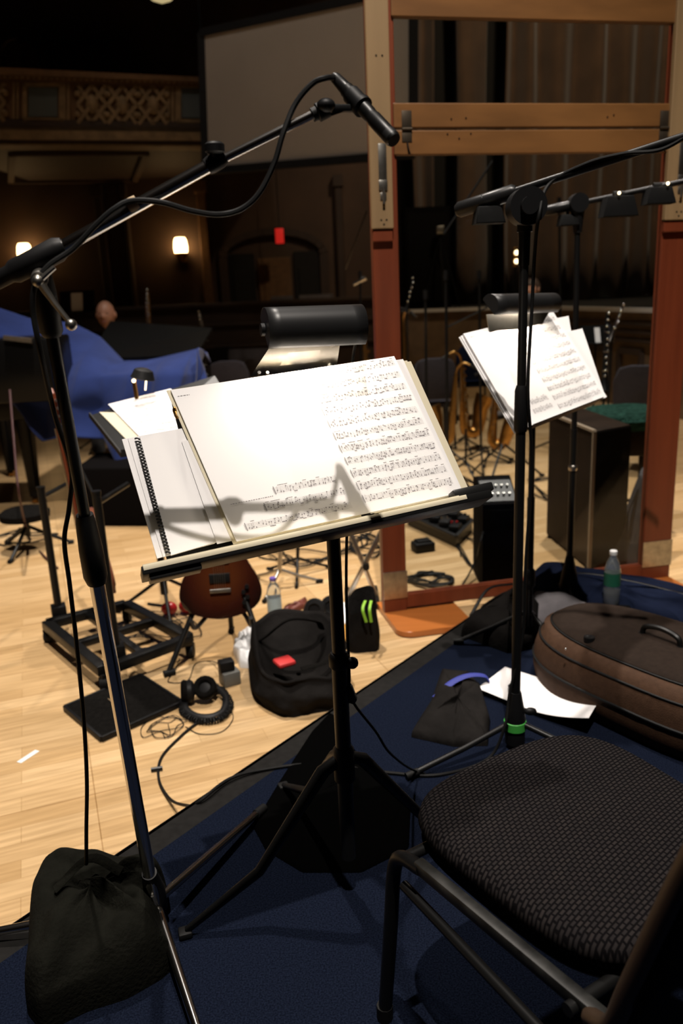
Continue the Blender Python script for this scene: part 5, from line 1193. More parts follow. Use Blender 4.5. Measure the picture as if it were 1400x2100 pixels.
# blue cover: a draped sheet
cov_top = [(-60, 628), (0, 632), (60, 652), (150, 662), (205, 690), (255, 742), (305, 742), (355, 728), (405, 716), (425, 724), (432, 745)]
cov_bot = [(-60, 820), (0, 800), (60, 850), (90, 905), (150, 890), (215, 900), (250, 945), (300, 930), (345, 900), (400, 860), (428, 800)]
NU = 60
def lerp_list(L, u):
    k = u*(len(L)-1); i = min(int(k), len(L)-2); f_ = k-i; f_ = f_*f_*(3-2*f_); return L[i][0]*(1-f_)+L[i+1][0]*f_, L[i][1]*(1-f_)+L[i+1][1]*f_
def cov(u, v):
    tp = A(*lerp_list(cov_top, u), 6.75); bt = A(*lerp_list(cov_bot, u), 5.98)
    ed = 5.98 + .15*max(0, u-.8)/.2
    fold = .055*math.sin(u*34+2*nz((u*5, v*2, 1)))*min(1, v*1.2) + .05*nz((u*6, v*3, 2))
    if v < .4:                                             # sloping top
        w = v/.4; p = tp.lerp(V(tp.x, ed+.06, max(1.03, bt.z+.3)+.05*nz((u*4, w, 3))), w); p.z += .03*math.sin(PI*w)
    else:
        w = (v-.4)/.6; a = V(tp.x, ed+.06, max(1.03, bt.z+.3)+.05*nz((u*4, 1, 3))); p = a.lerp(V(bt.x, ed-.04-.03*w, bt.z), w); p.z = a.z+(bt.z-a.z)*w; p.y -= .04*math.sin(PI*min(1, w*2))
    return p + V(0, -fold, fold*.3 if v < .4 else 0)
bm = BM(); sheet(bm, cov, NU, 30); o = single('piano_cover', bm, blue, 'royal blue quilted cloth draped over the grand piano', 'piano cover', loc=A(200, 760, 6.4)); solid(o, .015); subsurf(o)
def person(loc, face, label, skinm, hair, top, trousers, lean=.1, seat=.62, hs=1.0):
    """seated figure: one continuous body, hair and clothes as children"""
    t = thing('person', label, 'person', tuple(loc), face)
    Mx = Matrix.Translation(Vector(loc)) @ Matrix.Rotation(face, 4, 'Z')
    W = lambda x, y, z: Mx @ V(x, y, z)
    # local: facing -y
    J = {'pel': ((0, .05, seat+.10), .155), 'ab': ((0, .03, seat+.28), .14), 'ch': ((0, .0-lean*.5, seat+.46), .155), 'nk': ((0, -.02-lean*.8, seat+.60), .06), 'nk2': ((0, -.03-lean*.9, seat+.665), .055),
         'sl': ((-.185, -lean*.5, seat+.53), .065), 'el': ((-.25, -.12-lean, seat+.28), .046), 'wl': ((-.13, -.36-lean, seat+.24), .03),
         'sr': ((.185, -lean*.5, seat+.53), .065), 'er': ((.25, -.12-lean, seat+.28), .046), 'wr': ((.13, -.36-lean, seat+.24), .03),
         'hl': ((-.10, .02, seat+.07), .10), 'kl': ((-.16, -.42, seat+.04), .065), 'al': ((-.17, -.40, .09), .045), 'tl': ((-.18, -.56, .04), .038),
         'hr': ((.10, .02, seat+.07), .10), 'kr': ((.16, -.42, seat+.04), .065), 'ar': ((.17, -.40, .09), .045), 'tr': ((.18, -.56, .04), .038)}
    E_ = [('pel', 'ab'), ('ab', 'ch'), ('ch', 'nk'), ('nk', 'nk2'), ('ch', 'sl'), ('sl', 'el'), ('el', 'wl'), ('ch', 'sr'), ('sr', 'er'), ('er', 'wr'), ('pel', 'hl'), ('hl', 'kl'), ('kl', 'al'), ('al', 'tl'), ('pel', 'hr'), ('hr', 'kr'), ('kr', 'ar'), ('ar', 'tr')]
    for s, n in ((-1, 'l'), (1, 'r')):
        w = Vector(J['w'+n][0]); J['pa'+n] = (tuple(w+V(-s*.02, -.05, -.01)), .03); E_.append(('w'+n, 'pa'+n))
        for k in range(4):
            b = w + V(-s*.02 + (k-1.5)*.018, -.075, -.012)
            J['f%d%s' % (k, n)] = (tuple(b), .0095); J['g%d%s' % (k, n)] = (tuple(b+V(0, -.035-.006*(k in (1, 2)), -.012)), .0085); J['h%d%s' % (k, n)] = (tuple(b+V(0, -.055-.008*(k in (1, 2)), -.034)), .007)
            E_ += [('pa'+n, 'f%d%s' % (k, n)), ('f%d%s' % (k, n), 'g%d%s' % (k, n)), ('g%d%s' % (k, n), 'h%d%s' % (k, n))]
        J['t0'+n] = (tuple(w+V(-s*.05, -.045, -.012)), .010); J['t1'+n] = (tuple(w+V(-s*.06, -.075, -.022)), .008); E_ += [('pa'+n, 't0'+n), ('t0'+n, 't1'+n)]
    keys = list(J); me = bpy.data.meshes.new('body'); me.from_pydata([J[k][0] for k in keys], [(keys.index(a), keys.index(b)) for a, b in E_], [])
    o = bpy.data.objects.new('body', me); C.objects.link(o); o.parent = t
    sk = o.modifiers.new('skin', 'SKIN'); ss = o.modifiers.new('sub', 'SUBSURF'); ss.levels = 2; ss.render_levels = 2
    for i, k in enumerate(keys):
        d = me.skin_vertices[0].data[i]; d.radius = (J[k][1], J[k][1]*(.75 if k in ('ab', 'ch', 'pel') else 1)); d.use_root = (k == 'pel')
    me.materials.append(top); sk.use_smooth_shade = True
    # head, part of the figure: skull, jaw, nose, ears, eyes
    hc = V(0, -.05-lean, seat+.79); bm = BM()
    def hd(u, v):
        th, ph = 2*PI*u, PI*(v-.5); x, y, z = math.cos(th)*math.cos(ph), math.sin(th)*math.cos(ph), math.sin(ph)
        k = 1.0; zx = .078*(1-.22*max(0, -z)**1.2 + .02*max(0, z)); zy = .098*(1-.12*max(0, -z))
        p = V(x*zx, y*zy, z*.118)
        if y < 0:
            p.y -= .018*math.exp(-((x/.16)**2+((z+.12)/.16)**2)) + .006*math.exp(-((x/.3)**2+((z+.8)/.3)**2)); p.y += .008*(math.exp(-(((abs(x)-.36)/.14)**2+((z-.08)/.10)**2)))
            p.y -= .005*math.exp(-((z+.48)/.06)**2-(x/.28)**2)
        return hc + p*hs
    sheet(bm, hd, 48, 32, True); bmesh.ops.remove_doubles(bm, verts=bm.verts, dist=1e-4)
    for s in (-1, 1): ball(bm, hc+V(s*.08, .008, -.005)*hs, (.012, .020, .032), 10)
    bm.transform(Mx); h = part(t, 'head', bm, skinm)
    for s in (-1, 1): bm = BM(); ball(bm, hc+V(s*.03, -.078, .012)*hs, (.012, .008, .009), 8); bm.transform(Mx); part(h, 'eye', bm, mat('eye', (.05, .03, .02), .2) if 'eye' not in MATS else MATS['eye'])
    bm = BM(); ball(bm, hc+V(0, -.092, -.057)*hs, (.026, .008, .006), 8); bm.transform(Mx); part(h, 'mouth', bm, mat('lips', (.3, .1, .08), .5) if 'lips' not in MATS else MATS['lips'])
    if hair:
        bm = BM(); z0_, back = hair
        def hr(u, v):
            th = 2*PI*u; lo_ = -.35 if math.sin(th) > -.25 else .35; ph = math.radians(8)+0; zt = z0_
            z = lo_ + (zt-lo_)*v; c = math.sqrt(max(0, 1-z*z)); return hc + V(math.cos(th)*c*.085, math.sin(th)*c*.105+.004, z*.126)
        sheet(bm, hr, 32, 8, True); bm.transform(Mx); hh = part(h, 'hair', bm, hairm); solid(hh, .006)
    bm = BM()
    P = [V(0, .05, seat+.02), V(0, .05, seat+.12)]
    tube(bm, [(-.10, .02, seat+.07), (-.16, -.42, seat+.04), (-.17, -.40, .12)], [.11, .075, .065], 12); tube(bm, [(.10, .02, seat+.07), (.16, -.42, seat+.04), (.17, -.40, .12)], [.11, .075, .065], 12); tube(bm, [(0, .05, seat+.01), (0, .05, seat+.2)], [.175, .16], 14)
    bm.transform(Mx); part(t, 'trousers', bm, trousers)
    for s in (-1, 1): bm = BM(); tube(bm, spline([(s*.17, -.34, .035), (s*.17, -.42, .05), (s*.18, -.5, .04), (s*.185, -.6, .028)], 4), [.035]+[.047]*11+[.03], 10, flat=.75); bm.transform(Mx); part(t, 'shoe', bm, blk)
    # stool
    t2 = thing('stool', 'black stool under the ' + ' '.join(label.split()[:2]), 'stool', tuple(Mx @ V(0, .06, 0)))
    bm = BM(); lathe(bm, [(.14, -.06), (.17, -.05), (.175, -.01), (.15, .0)], Mx @ V(0, .06, seat-.005), seg=20); part(t2, 'seat', bm, fabric)
    bm = BM(); cyl(bm, Mx @ V(0, .06, .06), Mx @ V(0, .06, seat-.06), .025); part(t2, 'post', bm, blk)
    tripod(t2, Mx @ V(0, .06, 0), .24, (.2, 2.3, 4.4), .2, blk, .012)
    return t
hpos = A(222, 645, 8.25); person((hpos.x, 8.25+.1, 0), 0, 'bald person in dark clothes seated behind the blue-covered piano', skin, None, shirt, shirt, lean=.14, seat=hpos.z-.79, hs=1.13)
hpos = A(1112, 592, 9.6); person((hpos.x-.0, 9.7, 0), -.9, 'brown-haired person in a grey shirt seated far off above the second score', skin, (.93, 0), shirt2, shirt, lean=.1, seat=hpos.z-.79)

# ================================================================== BACKGROUND CHAIRS, INSTRUMENTS, CABINETS
def back_chair(loc, rz, label, m, group):
    t = thing('stacking_chair', label, 'chair', tuple(loc), rz, group)
    Mx = Matrix.Translation(Vector(loc)) @ Matrix.Rotation(rz, 4, 'Z')
    def cp(par, n, bm, mm): bm.transform(Mx); return part(par, n, bm, mm)
    bm = BM(); box(bm, (0, .0, .44), (.44, .43, .06), 0, .025); cp(t, 'seat', bm, m)
    pts = [(-.19, .50), (-.215, .62), (-.215, .78), (-.17, .88), (-.08, .905), (.08, .905), (.17, .88), (.215, .78), (.215, .62), (.19, .50)]
    bm = BM(); prism(bm, [V(x, .22+(z-.5)*.14, z) for x, z in pts], (0, .045, 0), .012); cp(t, 'backrest', bm, m)
    for s in (-1, 1):
        bm = BM(); tube(bm, [(s*.21, -.20, 0), (s*.20, -.18, .43)], .012, 8); cp(t, 'leg', bm, blk)
        bm = BM(); tube(bm, [(s*.21, .27, 0), (s*.20, .2, .42), (s*.20, .235, .52), (s*.19, .28, .85)], .012, 8); cp(t, 'leg', bm, blk)
    return t
g_ = 'empty stacking chairs among the band'
def chair_at(px, pytop, Y, rz, label, m=chairgrey): c = A(px, pytop, Y); return back_chair((c.x, Y, 0), rz, label, m, g_)
chair_at(470, 700, 8.9, PI, 'grey stacking chair right of the blue piano cover')
chair_at(876, 668, 8.1, PI+.1, 'grey stacking chair just right of the left wooden post')
chair_at(455, 622, 11.2, PI, 'dark stacking chair further back above the grey one by the piano', chairblk)
chair_at(1328, 740, 6.6, PI-.5, 'dark blue-grey stacking chair beside the right wooden post', chairgrey)
chair_at(965, 760, 9.6, PI, 'stacking chair standing behind the saxophones', navy)
# dark jacket hung on the far chair back
c = A(520, 615, 9.8); cj = back_chair((c.x, 9.8, 0), PI-.2, 'dark stacking chair with a jacket over its back beside the near lamp', chairblk, g_)
bm = BM(); Mx = Matrix.Translation(V(c.x, 9.8, 0)) @ Matrix.Rotation(PI-.2, 4, 'Z')
def jk(u, v):
    a = (u-.5); z = .95 - .62*abs(2*v-1)**1.0; side = 1 if v > .5 else -1
    return Mx @ V(a*.5*(1+.1*nz((u*4, v*4, 1))), .26+.07*side*min(1, abs(2*v-1)*6)+(z-.5)*.14*.8+.03*nz((u*6, v*6, 2)), z)
sheet(bm, jk, 16, 24); o = single('jacket', bm, mat('dark_brown_jacket', (.018, .012, .010), .95), 'dark jacket draped over a far chair back beside the near lamp', 'jacket', loc=(c.x, 9.8, .6)); solid(o, .02)

def sax(base, h, rz, tilt, label, nick, m=brass, name='saxophone', cat='saxophone', stand=True, s=1.0):
    t = thing(name, label, cat, tuple(base), rz)
    Mx = Matrix.Translation(Vector(base)) @ Matrix.Rotation(rz, 4, 'Z') @ Matrix.Rotation(tilt, 4, 'Y')
    def cp(par, n, bm, mm): bm.transform(Mx); return part(par, n, bm, mm)
    z0 = .14; bm = BM(); P = [(.0, 0, z0+h*.86), (0, 0, z0+h*.5), (0, 0, z0+.12)] + [(.06*s-.06*s*math.cos(a), 0, z0+.10-.07*math.sin(a)) for a in (.5, 1.2, 1.9, 2.6)] + [(.13*s, 0, z0+.14), (.15*s, 0, z0+h*.32), (.20*s, 0, z0+h*.44)]
    rr = [.016*s, .03*s, .044*s, .047*s, .049*s, .052*s, .055*s, .058*s, .066*s, .088*s]
    tube(bm, P, rr, 16); b = cp(t, 'body', bm, m)
    bm = BM(); tube(bm, spline([(0, 0, z0+h*.86), (-.01, 0, z0+h*.93), (-.06, 0, z0+h*.985), (-.13, 0, z0+h*.96)], 5), [.011*s]*8+[.009*s]*8, 10); nk = cp(t, 'neck', bm, m)
    bm = BM(); tube(bm, [(-.12, 0, z0+h*.966), (-.20, 0, z0+h*.92)], [.013*s, .009*s], 10); cp(nk, 'mouthpiece', bm, blk)
    rk = random.Random(int(h*100))
    for k in range(9):
        bm = BM(); z = z0+.14+h*.70*k/9; r = .03*s*(1-.05*k); a = -1.2+rk.uniform(-.5, .5); p = V(math.cos(a)*.03*s, math.sin(a)*.034*s, z)
        cyl(bm, p, p+V(math.cos(a), math.sin(a), 0)*.012, r*.65, seg=10); cp(b, 'key', bm, m)
    bm = BM(); tube(bm, [(.01, -.042*s, z0+.12), (.005, -.03*s, z0+h*.8)], .003, 6); tube(bm, [(-.03*s, -.02, z0+.2), (-.02*s, -.015, z0+h*.75)], .003, 6); cp(t, 'key_rod', bm, silver)
    if stand:
        t2 = thing('saxophone_stand', 'black folding stand under the ' + nick, 'stand', tuple(base))
        bm = BM(); bm2 = Matrix.Translation(Vector(base)) @ Matrix.Rotation(rz, 4, 'Z'); cyl(bm, (.02, .07, .1), (.0, .07, z0+h*.5), .01, seg=8); tube(bm, [(.1, -.02, .12), (.02, .07, .14), (-.08, -.02, .12)], .009, 8); bm.transform(bm2); part(t2, 'post', bm, blk)
        tripod(t2, Vector(base), .22, (rz+.6, rz+2.6, rz+4.6), .12, blk, .009)
    return t
sax(Z(955, 925, 0), .84, .2, -.05, 'gold tenor saxophone standing right of the grey chair, before the navy one', 'tenor saxophone before the navy chair', brass, s=1.15)
sax(Z(990, 950, 0)+V(.06, 0, 0), .70, -.3, .08, 'smaller gold saxophone standing close to the second score', 'smaller saxophone by the second score', brass, s=1.0)
sax(Z(918, 945, 0), .78, 2.8, -.1, 'gold alto saxophone leaning left under the grey chair', 'left-leaning alto saxophone', gold, s=1.0)
sax(Z(838, 900, 0), 1.22, 2.2, .04, 'tall baritone saxophone half hidden by the left wooden post', 'tall baritone saxophone', gold, s=1.25)
sax(Z(752, 930, 0), 1.15, .6, .02, 'gold and silver saxophone seen left of the left post, above the near score', 'gold and silver saxophone left of the post', gold, s=1.2)
def clarinet(px0, py0, px1, py1, Y, label, nick, r=.014, base=None, bell=True, m=blk, group=None, floor_=0):
    a, b = A(px0, py0, Y), A(px1, py1, Y); d = (a-b).normalized(); L = (a-b).length
    foot = V(b.x, Y, floor_)
    t = thing('woodwind', label, 'woodwind instrument', tuple(foot), 0, group)
    bm = BM(); tube(bm, [b, b+d*.03, b+d*.08, b+d*L*.4, a-d*.1, a], [r*2.3, r*1.7, r*1.05, r, r, r*.7], 12); bd = part(t, 'body', bm, m)
    rk = random.Random(int(px0)); bm = BM(); n1 = V(0, -1, 0)
    for k in range(int(L/.045)): p = b+d*(.1+.042*k)+n1*r; ball(bm, p+V(rk.uniform(-.008, .008), 0, 0), (.008, .006, .008), 8)
    tube(bm, [b+d*.1+n1*r*1.4+V(.008, 0, 0), b+d*L*.85+n1*r*1.4+V(.008, 0, 0)], .0028, 6)
    for f_ in (.25, .5, .75): p = b+d*L*f_; tube(bm, [p-d*.006, p+d*.006], r*1.12, 12)
    part(bd, 'keywork', bm, silver)
    t2 = thing('woodwind_stand', 'small black peg stand below the ' + nick, 'stand', tuple(foot))
    bm = BM(); cyl(bm, foot+V(0, 0, .03), b+d*.05, .008, seg=8); part(t2, 'peg', bm, blk)
    tripod(t2, foot, .14, (.3, 2.4, 4.5), .05, blk, .007)
    return t
clarinet(1246, 640, 1238, 800, 5.6, 'black bass clarinet with silver keys before the right stage panels', 'black bass clarinet', .019)
clarinet(1276, 628, 1250, 700, 5.9, 'silver-topped woodwind crossing behind the black bass clarinet', 'silver-topped woodwind', .012, m=silver)
clarinet(302, 598, 306, 690, 7.9, 'gold-keyed dark woodwind upright behind the piano beside the bald person', 'gold-keyed woodwind behind the piano', .022, m=gold)
clarinet(846, 575, 832, 640, 7.6, 'slim silver-keyed woodwind tilted right of the left wooden post', 'slim tilted woodwind', .010)
clarinet(408, 640, 418, 700, 8.6, 'pale-keyed woodwind standing behind the right end of the piano', 'pale-keyed woodwind behind the piano', .020, m=steel)
# music on a far stand left of the bald person
def far_sheet(px0, py0, px1, py1, Y, label):
    a, b = A(px0, py1, Y), A(px1, py0, Y); foot = V((a.x+b.x)/2, Y+.06, 0)
    t = thing('music_stand', 'far black stand with the ' + label, 'music stand', tuple(foot))
    bm = BM(); cyl(bm, foot+V(0, 0, .1), V(foot.x, foot.y, (a.z+b.z)/2), .012); part(t, 'pole', bm, blk)
    bm = BM(); prism(bm, [V(a.x-.12, Y+.01, a.z-.02), V(b.x+.12, Y+.01, a.z-.02), V(b.x+.12, Y+.06, b.z+.02), V(a.x-.12, Y+.06, b.z+.02)], (0, .004, 0)); box(bm, V(foot.x, Y-.02, a.z-.025), (abs(b.x-a.x)+.24, .07, .006)); part(t, 'desk', bm, blk)
    tripod(t, foot, .25, (.5, 2.6, 4.7), .14)
    bm = BM(); prism(bm, [V(a.x, Y-.012, a.z-.018), V(b.x, Y-.012, a.z-.018), V(b.x, Y+.042, b.z), V(a.x, Y+.042, b.z)], (0, .004, 0)); single('part_page', bm, paper, label, 'sheet music', loc=V(a.x, Y, a.z), smooth=False)
far_sheet(147, 600, 166, 636, 8.6, 'narrow white page seen left of the bald person')
far_sheet(1220, 672, 1232, 698, 7.2, 'small white page by the bass clarinet')

# mic stands and booms among the band
def band_stand(px, pyb, pyt, label, arm=None, r=.011):
    def head(t, b, tp):
        bm = BM(); cyl(bm, V(tp.x, b.y, tp.z-.05), V(tp.x, b.y, tp.z+.02), r*1.7, seg=10); part(t, 'collar', bm, plas)
        if arm:
            p, q = A(*arm[0], b.y), A(*arm[1], b.y); bm = BM(); cyl(bm, p, q, r*.7, seg=8); part(t, 'boom_arm', bm, chrome if len(arm) > 2 else blk)
    simple_stand(px, pyb, px-4, pyt, r, label, (.4, 2.5, 4.6), .3, blk, head, 'microphone_stand', 'microphone stand', .16)
band_stand(876, 990, 600, 'thin black microphone stand left of the saxophones behind the acrylic')
band_stand(918, 1010, 560, 'black microphone stand with slanted arm among the saxophones', ((910, 480), (1010, 330)))
band_stand(986, 960, 560, 'thin black microphone stand directly left of the second score', ((915, 672), (1000, 630)))
band_stand(1150, 930, 410, 'thin black stand pole between the two tall boom stands')
band_stand(742, 905, 560, 'microphone stand with bright slanted rod left of the left post', ((708, 552), (752, 432), 1))
ym = Z(742, 905, 0).y
bm = BM(); tube(bm, [A(724, 584, ym), A(750, 570, ym)], [.018, .026], 12)
single('round_microphone', bm, silver, 'silver microphone glinting left of the left wooden post', 'microphone')
bm = BM(); beam(bm, A(1118, 560, 7.0), A(1140, 600, 7.0), .01, .01) ; bm.free()
# speaker monitor and walnut cabinet behind the acrylic
s0 = Z(989, 1213, 0); s1 = Z(1063, 1213, 0); dpt = .30; sh = A(995, 1035, s0.y).z; st_ = A(1000, 968, s0.y+.25).z
t = thing('powered_speaker', 'black column amplifier with sloped control panel behind the acrylic', 'amplifier', tuple(s0))
pr = [V(0, s0.y, .012), V(0, s0.y, sh), V(0, s0.y+dpt*.75, sh+.10), V(0, s0.y+dpt, sh+.08), V(0, s0.y+dpt, .012)]
bm = BM(); prism(bm, [V(s0.x, p.y, p.z) for p in pr], (s1.x-s0.x, 0, 0), .006); cb_ = part(t, 'cabinet', bm, cabblk)
bm = BM(); prism(bm, [V(s0.x+.012, s0.y-.004, .05), V(s1.x-.012, s0.y-.004, .05), V(s1.x-.012, s0.y-.004, sh-.03), V(s0.x+.012, s0.y-.004, sh-.03)], (0, .012, 0), .002); part(t, 'grille', bm, fabric)
u_ = (pr[2]-pr[1]).normalized(); nn_ = V(0, -u_.z, u_.y)
bm = BM(); prism(bm, [V(x, 0, 0)+pr[1]+u_*k for x, k in ((s0.x+.01, .02), (s1.x-.01, .02), (s1.x-.01, .2), (s0.x+.01, .2))], nn_*.004); pn = part(t, 'control_panel', bm, lampgrey)
for i in range(5):
    for j in (0, 1): bm = BM(); p = pr[1]+u_*(.07+.07*j)+V(s0.x+.03+.03*i, 0, 0)+nn_*.004; cyl(bm, p, p+nn_*.014, .007, seg=10); part(pn, 'knob', bm, silver)
for x in (s0.x+.03, s1.x-.03):
    for y in (s0.y+.03, s0.y+dpt-.03):
        bm = BM(); cyl(bm, V(x, y, 0), V(x, y, .014), .015); part(t, 'foot', bm, rub)
k0, k1, k2_ = Z(1207, 1172, 0), Z(1120, 1100, 0), Z(1278, 1150, 0); k3 = k1+(k2_-k0)
kh = A(1207, 885, k0.y).z; K = [k0, k2_, k3, k1]
t = thing('wooden_cabinet', 'tall dark walnut cabinet with black side behind the acrylic', 'cabinet', tuple(k0))
bm = BM(); prism(bm, [p+V(0, 0, .015) for p in K], (0, 0, kh-.015), .006); part(t, 'carcass', bm, cabwood)
nr_ = V((k2_-k0).y, -(k2_-k0).x, 0).normalized()
bm = BM(); prism(bm, [k0.lerp(k2_, .05)+V(0, 0, .04)+nr_*.001, k0.lerp(k2_, .99)+V(0, 0, .04)+nr_*.001, k0.lerp(k2_, .99)+V(0, 0, kh-.01)+nr_*.001, k0.lerp(k2_, .05)+V(0, 0, kh-.01)+nr_*.001], nr_*.006); part(t, 'black_side', bm, cabblk)
bm = BM(); beam(bm, k0+V(0, 0, .02), k0+V(0, 0, kh), .018, .018); beam(bm, k0+V(0, 0, kh), k1+V(0, 0, kh), .02, .014); beam(bm, k0.lerp(k1, .45)+V(0, 0, kh*.02), k0.lerp(k1, .45)+V(0, 0, kh), .016, .012); part(t, 'edge_strip', bm, cabedge)
for p in K: bm = BM(); q = p.lerp(k0.lerp(k3, .5), .12); cyl(bm, V(q.x, q.y, 0), V(q.x, q.y, .018), .02); part(t, 'foot', bm, rub)
# plush topped stool behind the cabinet
c = A(1262, 850, 5.1); zt = c.z
t = thing('bench', 'tall brown bench topped by dark green plush cushion by the cabinet', 'bench', (c.x+.06, 5.1, 0))
bm = BM(); box(bm, (c.x+.06, 5.1, zt-.16), (.42, .36, .16), 0, .01); part(t, 'apron', bm, cabwood)
for sx in (-1, 1):
    for sy in (-1, 1):
        bm = BM(); q = V(c.x+.06+sx*.18, 5.1+sy*.15, 0); tube(bm, [q, q+V(0, 0, zt-.1)], [.016, .022], 8); part(t, 'leg', bm, cabwood)
bm = BM(); cyl(bm, (c.x-.12, 4.95, .2), (c.x+.24, 4.95, .2), .011, seg=8); part(t, 'footrest', bm, cabwood)
bm = BM()
def plush(u, v):
    th = 2*PI*u; ph = PI*(v-.5); e = .6; g = lambda x: math.copysign(abs(x)**e, x); k = 1+.06*nz((math.cos(th)*6, math.sin(th)*6, ph*4))
    return V(c.x+.05+g(math.cos(th))*g(math.cos(ph))*.27*k, 5.08+g(math.sin(th))*g(math.cos(ph))*.25*k, max(zt-.078, zt-.02+math.sin(ph)*.075*k))
sheet(bm, plush, 60, 24, True); single('plush_cushion', bm, greenfur, 'dark green plush cushion on the tall bench', 'cushion', loc=(c.x, 5.1, zt))
# grey gig bag leaning against the cabinet side
gx = [A(1332, 955, 4.35), A(1264, 1195, 4.2)]
bm = BM(); b0_ = V(A(1295, 1190, 4.35).x, 4.32, 0); t0_ = A(1333, 950, 4.5)
def gig(u, v):
    th = 2*PI*u; w = (.12*(1-v)**.8+.035)*(1 if v < .97 else .6)*(1+.1*nz((math.cos(th), math.sin(th), v*5))); p = b0_.lerp(t0_, v)
    return p + V(math.cos(th)*w, math.sin(th)*w*.5, 0)
g = sheet(bm, gig, 24, 16, True); bm.faces.new([r[0] for r in g]); bm.faces.new([r[-1] for r in g][::-1])
t = thing('gig_bag', 'dark grey padded gig bag leaning left of the right wooden post', 'bag', tuple(b0_)); part(t, 'body', bm, mat('dark_grey_nylon', (.045, .042, .045), .8, bump=.2, scale=20))
bm = BM(); tube(bm, spline([b0_.lerp(t0_, .4)+V(-.09, -.03, 0), b0_.lerp(t0_, .55)+V(-.11, -.07, 0), b0_.lerp(t0_, .75)+V(-.055, -.02, 0)], 5), .01, 6, flat=.4); part(t, 'strap', bm, blk)

# pedals and cables behind the acrylic
pq = [Z(836, 1078, 0), Z(935, 1124, 0), Z(968, 1090, 0), Z(880, 1040, 0)]
t = thing('effects_board', 'black board of effects pedals on the floor behind the acrylic', 'pedal board', tuple(pq[1]))
bm = BM(); prism(bm, [V(p.x, p.y, .001) for p in pq], (0, 0, .07), .006); part(t, 'tray', bm, blk)
bm = BM()
for a, b in zip(pq, pq[1:]+pq[:1]): beam(bm, V(a.x, a.y, .075), V(b.x, b.y, .075), .025, .02, .003)
part(t, 'rim', bm, lampgrey)
rp_ = random.Random(8)
for i in range(5):
    for j in range(2):
        f_, g2_ = (i+.5)/5, (j+.5)/2; p = pq[0].lerp(pq[1], f_).lerp(pq[3].lerp(pq[2], f_), g2_)
        bm = BM(); box(bm, V(p.x, p.y, .092), (.065, .10, .042), -.4, .006); pd = part(t, 'pedal', bm, rp_.choice((lampgrey, plas, blkm, plas, plas)))
        for k in (-1, 1):
            bm = BM(); cyl(bm, V(p.x+k*.016, p.y+.03, .11), V(p.x+k*.016, p.y+.03, .125), .008, seg=8); part(pd, 'pedal_knob', bm, silver if (i+j) % 3 == 0 else (redp if (i+j) % 3 == 1 else blk))
p = Z(868, 1132, 0)
t = thing('foot_pedal', 'single small black foot pedal in front of the effects board', 'pedal', tuple(p))
bm = BM(); box(bm, p+V(0, .03, .03), (.13, .10, .06), .3, .012); part(t, 'housing', bm, plas)
bm = BM(); box(bm, p+V(0, .03, .066), (.09, .07, .012), .3, .003); part(t, 'treadle', bm, rub)
tangle('cable', Z(880, 1190, 0), .15, .14, 34, .006, 'tangled black cables on the floor in front of the foot pedal', seed=21)
tangle('cable', Z(960, 1130, 0), .10, .45, 24, .004, 'loose black leads running between effects board and amplifier', seed=22)
tangle('cable', Z(905, 1000, 0), .35, .6, 30, .005, 'black cables strewn on the floor under the saxophones', seed=23)
tangle('cable', Z(640, 1120, 0), .5, .5, 30, .005, 'black cables strewn on the floor under the near desk', seed=24)
tangle('cable', Z(330, 1290, 0), .25, .25, 26, .003, 'thin leads tangled inside the wheeled rack base', seed=25)
tangle('cable', Z(760, 1120, 0), .16, .25, 20, .006, 'black cable coil beside the folding X-leg stand', seed=26)
cable('cable', [A(1000, 1060, 4.2), Z(985, 1110, .3), Z(975, 1150, .1), V(Z(938, 1215, 0).x, Z(938, 1215, 0).y, .01), Z(900, 1215, .006), Z(850, 1228, .006)], .005, 'black lead drooping left from the column amplifier to the floor')
cable('cable', [V(FL.x+.55, FL.y-.1, .01), Z(935, 1290, .01), Z(925, 1305, .01), Z(905, 1330, .012)], .004, 'thin black lead crossing the orange foot board of the wooden frame')
tangle('cable', Z(1110, 1000, 0), .15, .5, 20, .006, 'black cables behind the second music stand beside the walnut cabinet', seed=29)
bm = BM(); p = Z(848, 1222, .02); ball(bm, p, (.03, .02, .018), 10); single('metal_plug', bm, silver, 'shiny metal plug at the end of the cables by the frame', 'plug')
# drum hardware between saxophones and second stand
simple_stand(1030, 985, 1030, 915, .012, 'low black drum hardware stand left of the second stand pole', (.2, 2.2, 4.2), .35, blk, h=.3)
simple_stand(955, 1000, 955, 880, .010, 'low black stand in front of the gold saxophones', (.8, 2.9, 5.0), .3, blk, h=.2)
simple_stand(890, 1010, 890, 850, .010, 'low black stand left of the gold saxophones behind the acrylic', (.1, 2.2, 4.3), .3, blk, h=.2)
# stage loudspeaker and tripod on the stage
c = A(872, 505, 14.1); 
t = thing('stage_loudspeaker', 'large black loudspeaker stack standing right of the left post on the far stage', 'loudspeaker', (c.x, 14.1, 1.21))
hh_ = A(868, 428, 14.1).z
bm = BM(); box(bm, (c.x, 14.1, (1.215+hh_)/2), (.75, .7, hh_-1.215), 0, .02); part(t, 'cabinet', bm, cabblk)
bm = BM(); box(bm, (c.x, 13.74, (1.215+hh_)/2), (.66, .02, hh_-1.4), 0, .01); part(t, 'grille', bm, fabric)
b = V(A(905, 560, 13.6).x, 13.55, 1.21); tp = A(902, 480, 13.55)
t = thing('camera_tripod', 'dark tripod with pale fittings standing on the far stage', 'tripod', tuple(b))
for a in (.5, 2.6, 4.7):
    bm = BM(); cyl(bm, b+V(math.cos(a)*.35, math.sin(a)*.3, .012), V(tp.x, tp.y, tp.z), .014, seg=8); part(t, 'leg', bm, blk)
bm = BM(); box(bm, tp+V(0, 0, .06), (.12, .16, .12), 0, .01); part(t, 'head', bm, steel)
